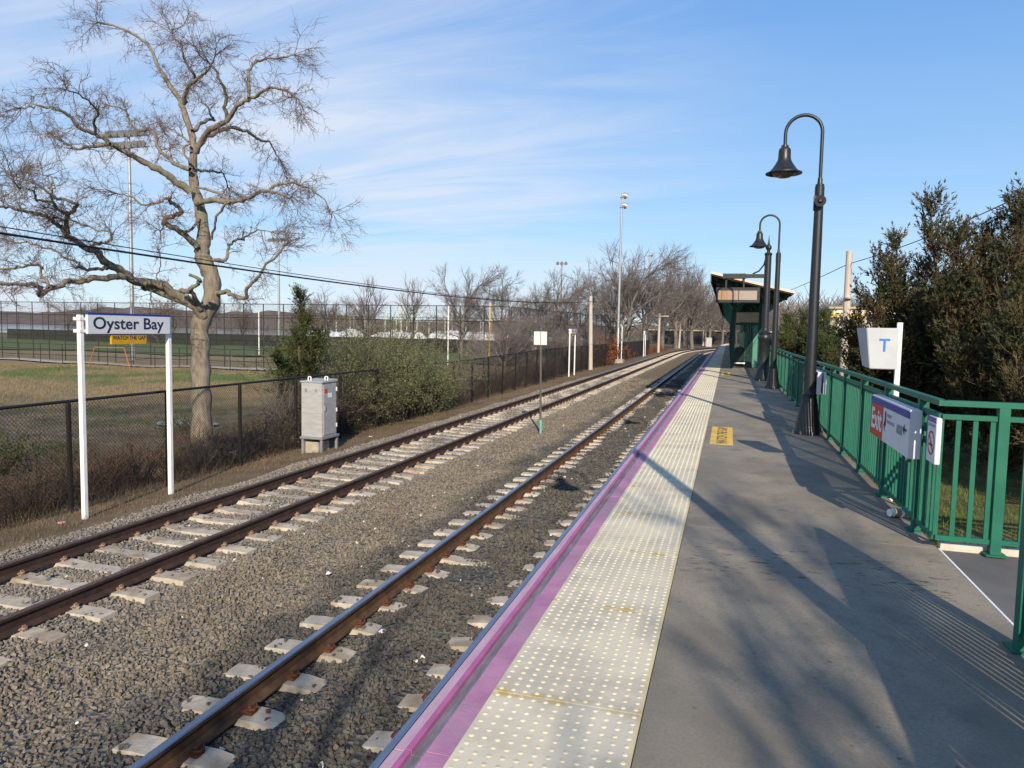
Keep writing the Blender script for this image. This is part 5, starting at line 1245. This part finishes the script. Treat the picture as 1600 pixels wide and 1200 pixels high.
for q, (x, y, h, r_) in enumerate(((-12.3, 21.8, 3.3, 1.4), (-12.0, 23.6, 3.7, 1.6), (-11.7, 25.4, 3.4, 1.6), (-11.5, 27.0, 2.8, 1.4), (-12.9, 21.0, 3.4, 1.2), (-12.6, 24.8, 4.0, 1.7))):
    shrub_like(('wispy', q % 3), x, y, h, 3.4, 'wispy pale green shrub just in leaf, pushing through the fence past the cabinet', 'wispy green shrubs at the fence', 1.5, 80 + q, 'brush_grey', 'shrub_leaf', 120, 6, arch=-.11, lsize=.044)
for q, (x, y, h, r_) in enumerate(((-11.8, 18.9, 1.7, .9), (-11.75, 20.2, 2.0, .9), (-11.8, 21.6, 1.9, .9), (-11.9, 23.2, 1.7, .9), (-11.9, 17.2, 1.3, .8))):
    shrub(x, y, h, r_, 120 + q, 'tangled bare brown vines smothering the fence behind the cabinet', 'brush_grey', 'brush', 60, 1, 'bare vines on the fence', arch=-.10, lsize=.05)
rq = np.random.default_rng(99)
for q in range(26):
    y = 5.6 + q * .42 + rq.uniform(-.2, .2); shrub_like(('low', q % 5), -11.9 - rq.uniform(0, 1.3), y, rq.uniform(.6, 1.45), 1.0, 'brown leafless brush low behind the chain-link fence near the name board', 'low brown brush behind the fence', .65, 500 + q, 'brush', 'brush', 34, 0)
for q in range(44):
    x_ = -13.2 - 9 * rq.random() ** 1.3; y_ = 7 + 20 * rq.random(); 
    if abs(x_ + 24.2) < 3.5 and abs(y_ - 28) < 3: continue
    gl = q % 3 == 0; shrub_like(('marsh', q % 6), x_, y_, rq.uniform(.45, 1.25), .85, 'low green-tinged marsh bush on the hollow ground beyond the fence' if gl else 'low bare twiggy marsh bush on the hollow ground beyond the fence', 'marsh bushes beyond the fence', .8, 400 + q, ('brush', 'brush_grey')[q % 2], ('brush', 'cedar_leaf_green')[gl], 36, int(gl) * 2, lsize=.06)
for q in range(9):
    shrub(-12.0 + rq.uniform(-.4, .4), 14.2 + q * .33, rq.uniform(.8, 1.3), .6, 170 + q, 'grey-brown twiggy brush around the foot of the big bare tree', 'brush_grey', 'brush', 40, 0, 'brush at the tree foot')
for q in range(26):
    y = 29.5 + q * 1.25; shrub_like(('bram', q % 6), -12.2 + rq.uniform(-.7, .3), y, rq.uniform(1.3, 2.1), 1.7, 'reddish brown leafless bramble massed behind the darker stretch of fence' if q % 3 else 'greyish leafless bramble massed behind the darker stretch of fence', 'brambles behind the fence', .9, 200 + q, 'brush' if q % 3 else 'brush_grey', 'brush', 40, 0)
for q in range(22):
    y = 64 + q * 3.0; xx_, yy_, _ = along(-11.6 - rq.uniform(0, .8), y); shrub_like(('verge', q % 5), xx_, yy_, rq.uniform(1.0, 1.9), 1.5, 'rust brown bramble on the verge beyond the tall pole', 'brambles along the far verge', 1.3, 240 + q, 'brush', 'rust_leaf', 36, 1, lsize=.07)
shrub(-11.3, 71.5, 3.2, 1.5, 300, 'shrub holding on to its rust red dead leaves by the far signal post', 'brush', 'rust_leaf', 30, 4, None, lsize=.14)
woodland(-12.3, 8.2, 1.9, 4, .6, 'thin bare sapling behind the fence to one side of the name board', None)
woodland(-12.1, 17.9, 2.1, 4, 2.6, 'thin crooked bare sapling behind the fence beside the cabinet', None)
# signal and small things down the line
t = thing('signal_post', (-11.0, 76, G(-11, 76)), 'slim white railway signal post on a pale stone footing', 'signal')
MB().tube([(-11.0, 76, -.3), (-11.0, 76, 3.3)], .06, 8).build('post', 'white_paint', t); MB().tube([(-10.7, 76.6, -.3), (-10.7, 76.6, 3.55)], .05, 8).build('post', 'white_paint', t); MB().box((-11.6, 75.4, -.5), (-10.4, 77, .05)).build('footing', 'concrete', t, bevel=.05)
t = thing('relay_cabinet', (-4.2, 176, G(-4.2, 176)), 'silver trackside cabinet beyond the railway bend', 'cabinet')
MB().box((-4.9, 175.5, -.3), (-3.6, 176.5, 1.9)).build('body', 'galv', t, bevel=.03); MB().box((-4.8, 175.46, -.1), (-4.3, 175.5, 1.7)).build('door', 'cabinet', t); MB().box((-4.2, 175.46, -.1), (-3.7, 175.5, 1.7)).build('door', 'cabinet', t)
t = thing('freight_shed', (-5, 205, -.2), 'long dark shed with a pale roof edge beyond the tracks', 'building')
MB().box((-22, 206, -1), (14, 214, 3.4)).build('wall', 'shed_dark', t); MB().box((-22.4, 205.4, 3.4), (14.4, 214.6, 3.75)).build('roof', 'beige_panel', t)
for i in range(9): MB().box((-20 + i * 3.7, 205.93, .7), (-18.6 + i * 3.7, 206.02, 2.2)).build('window', 'window_dark', t)
t = thing('far_building', (24, 140, 1), 'pale flat-roofed building with yellow trim glimpsed above the cedars', 'building')
MB().box((17, 138, .5), (30, 148, 7.6)).build('wall', 'house_wall', t)
MB().box((16.6, 137.6, 7.6), (30.4, 148.4, 7.95)).build('roof', 'beige_panel', t)
MB().box((17.0, 137.7, 6.1), (22.5, 138.0, 6.7)).build('trim', 'house_yellow', t)
for i in range(5):
    w = MB().box((17.8 + i * 2.5, 137.92, 5.0), (19.2 + i * 2.5, 138.02, 6.9)).build('window', 'window_dark', t); MB().box((18.45 + i * 2.5, 137.87, 5.0), (18.55 + i * 2.5, 137.93, 6.9)).build('glazing_bar', 'white_paint', w)

# boats laid up beyond the ballfield
def boat(x, y, L, H, rz, mast, label):
    z = G(x, y); t = thing('covered_boat', (x, y, z), label, 'boat', 'boats laid up beyond the ballfield'); 
    mb = MB(); n = 9; W = L * .30
    def ring(f, sect): return [(x + (f - .5) * L, y + W / 2 * c_ * (1 - abs(2 * f - 1) ** 3 * .75), z + zz_) for c_, zz_ in sect]
    hull = [(-1, 1.15), (-.8, .75), (0, .5), (.8, .75), (1, 1.15)]; rows = [ring(i / (n - 1), hull) for i in range(n)]
    for a, b in zip(rows[:-1], rows[1:]):
        for j in range(4): mb.quad(a[j], a[j + 1], b[j + 1], b[j])
    mb.build('hull', 'boat_hull', t)
    mb = MB(); rows = []
    for i in range(n):
        f = i / (n - 1); hh = 1.15 + (H - 1.15) * (1 - abs(2 * f - 1) ** 2.2); rows.append(ring(f, [(-1.02, 1.1), (-.85, 1.1 + (hh - 1.1) * .6), (-.4, hh * .95), (0, hh), (.4, hh * .95), (.85, 1.1 + (hh - 1.1) * .6), (1.02, 1.1)]))
    for a, b in zip(rows[:-1], rows[1:]):
        for j in range(6): mb.quad(a[j], a[j + 1], b[j + 1], b[j])
    mb.build('wrap_cover', 'boat_wrap', t)
    for u in (-.3, .25): MB().bar((x + u * L, y - W * .35, z - .1), (x + u * L, y - W * .35, z + .85), .12, .12).build('stand', 'galv', t)
    if mast: MB().tube([(x + .05 * L, y, z + 1), (x + .05 * L, y, z + mast)], [.11, .08], 5).build('mast', 'mast', t)
rb = np.random.default_rng(12)
for i in range(26):
    f = i / 25; x = -104 + f * 68; y = 168 + rb.uniform(-4, 10) + 4 * math.sin(i); mast = rb.uniform(7.5, 10.5) if i % 3 else 0
    boat(x, y, rb.uniform(5.5, 8.5), rb.uniform(2.3, 3.3), 0, mast, 'white shrink-wrapped boat laid up on stands, mast standing' if mast else 'white shrink-wrapped boat laid up on stands without a mast')
for i in range(14):
    x = -100 + i * 5 + rb.uniform(-1.5, 1.5); y = 185 + rb.uniform(0, 8); z = G(x, y)
    t = thing('sailing_boat', (x, y, z), 'uncovered dark sailing boat ashore behind the wrapped boats', 'boat', 'sailing boats behind the wrapped boats')
    MB().hexa([(x - 2.6, y - .5, z + .3), (x + 2.6, y - .5, z + .3), (x + 2.6, y + .5, z + .3), (x - 2.6, y + .5, z + .3), (x - 3.4, y - 1.1, z + 1.7), (x + 3.6, y - .4, z + 1.8), (x + 3.6, y + .4, z + 1.8), (x - 3.4, y + 1.1, z + 1.7)]).build('hull', 'boat_hull', t)
    MB().box((x - .1, y - .1, z - .1), (x + .1, y + .1, z + .35)).build('keel', 'shed_dark', t)
    MB().tube([(x, y, z + 1.6), (x, y, z + rb.uniform(8.5, 12))], [.12, .08], 5).build('mast', 'mast', t)
# dry grass and weeds (uncountable): marsh, verge and the bank right of the platform
def grass(name, label, n, fx, hmin, hmax, m_, seed, wd=.007):
    rng = np.random.default_rng(seed); x, y = fx(rng, n); z = gz(x, y); h = rng.uniform(hmin, hmax, n); a = rng.uniform(0, 6.28, n); ln = rng.normal(0, .35, (n, 2)) * h[:, None]
    b = np.stack([np.cos(a) * wd, np.sin(a) * wd, 0 * a], -1); p = np.stack([x, y, z - .02], -1); tip = p + np.concatenate([ln, h[:, None]], 1)
    V = np.stack([p - b, p + b, tip], 1).reshape(-1, 3); F_ = np.arange(n * 3).reshape(-1, 3)
    tag(add(name, np_mesh(name, V, F_, m_)), label, 'grass', kind='stuff')
mat('dry_grass', (.185, .135, .080), (.10, .078, .048), .8, .95); mat('green_grass', (.085, .125, .030), (.12, .14, .04), .8, .95)
grass('dry_grass', 'dry brown grass and stalks behind the chain-link fence', 60000, lambda r, n: (r.uniform(-19, -11.3, n), 4 + 40 * r.random(n) ** 1.3), .05, .30, 'dry_grass', 1)
grass('verge_weeds', 'short dry weeds on the soil verge beside the far track', 26000, lambda r, n: (r.uniform(-11.4, -9.75, n), 5 + 60 * r.random(n) ** 1.3), .02, .12, 'dry_grass', 2, .006)
grass('marsh_grass', 'tan marsh grass on the low ground beyond the fence', 70000, lambda r, n: (r.uniform(-60, -18, n), r.uniform(12, 56, n)), .06, .24, 'ground', 3, .016)
grass('bank_grass', 'bright green grass on the bank right of the platform', 50000, lambda r, n: (1.76 + 7 * r.random(n) ** 1.4, r.uniform(6.8, 40, n)), .03, .14, 'green_grass', 4, .006)
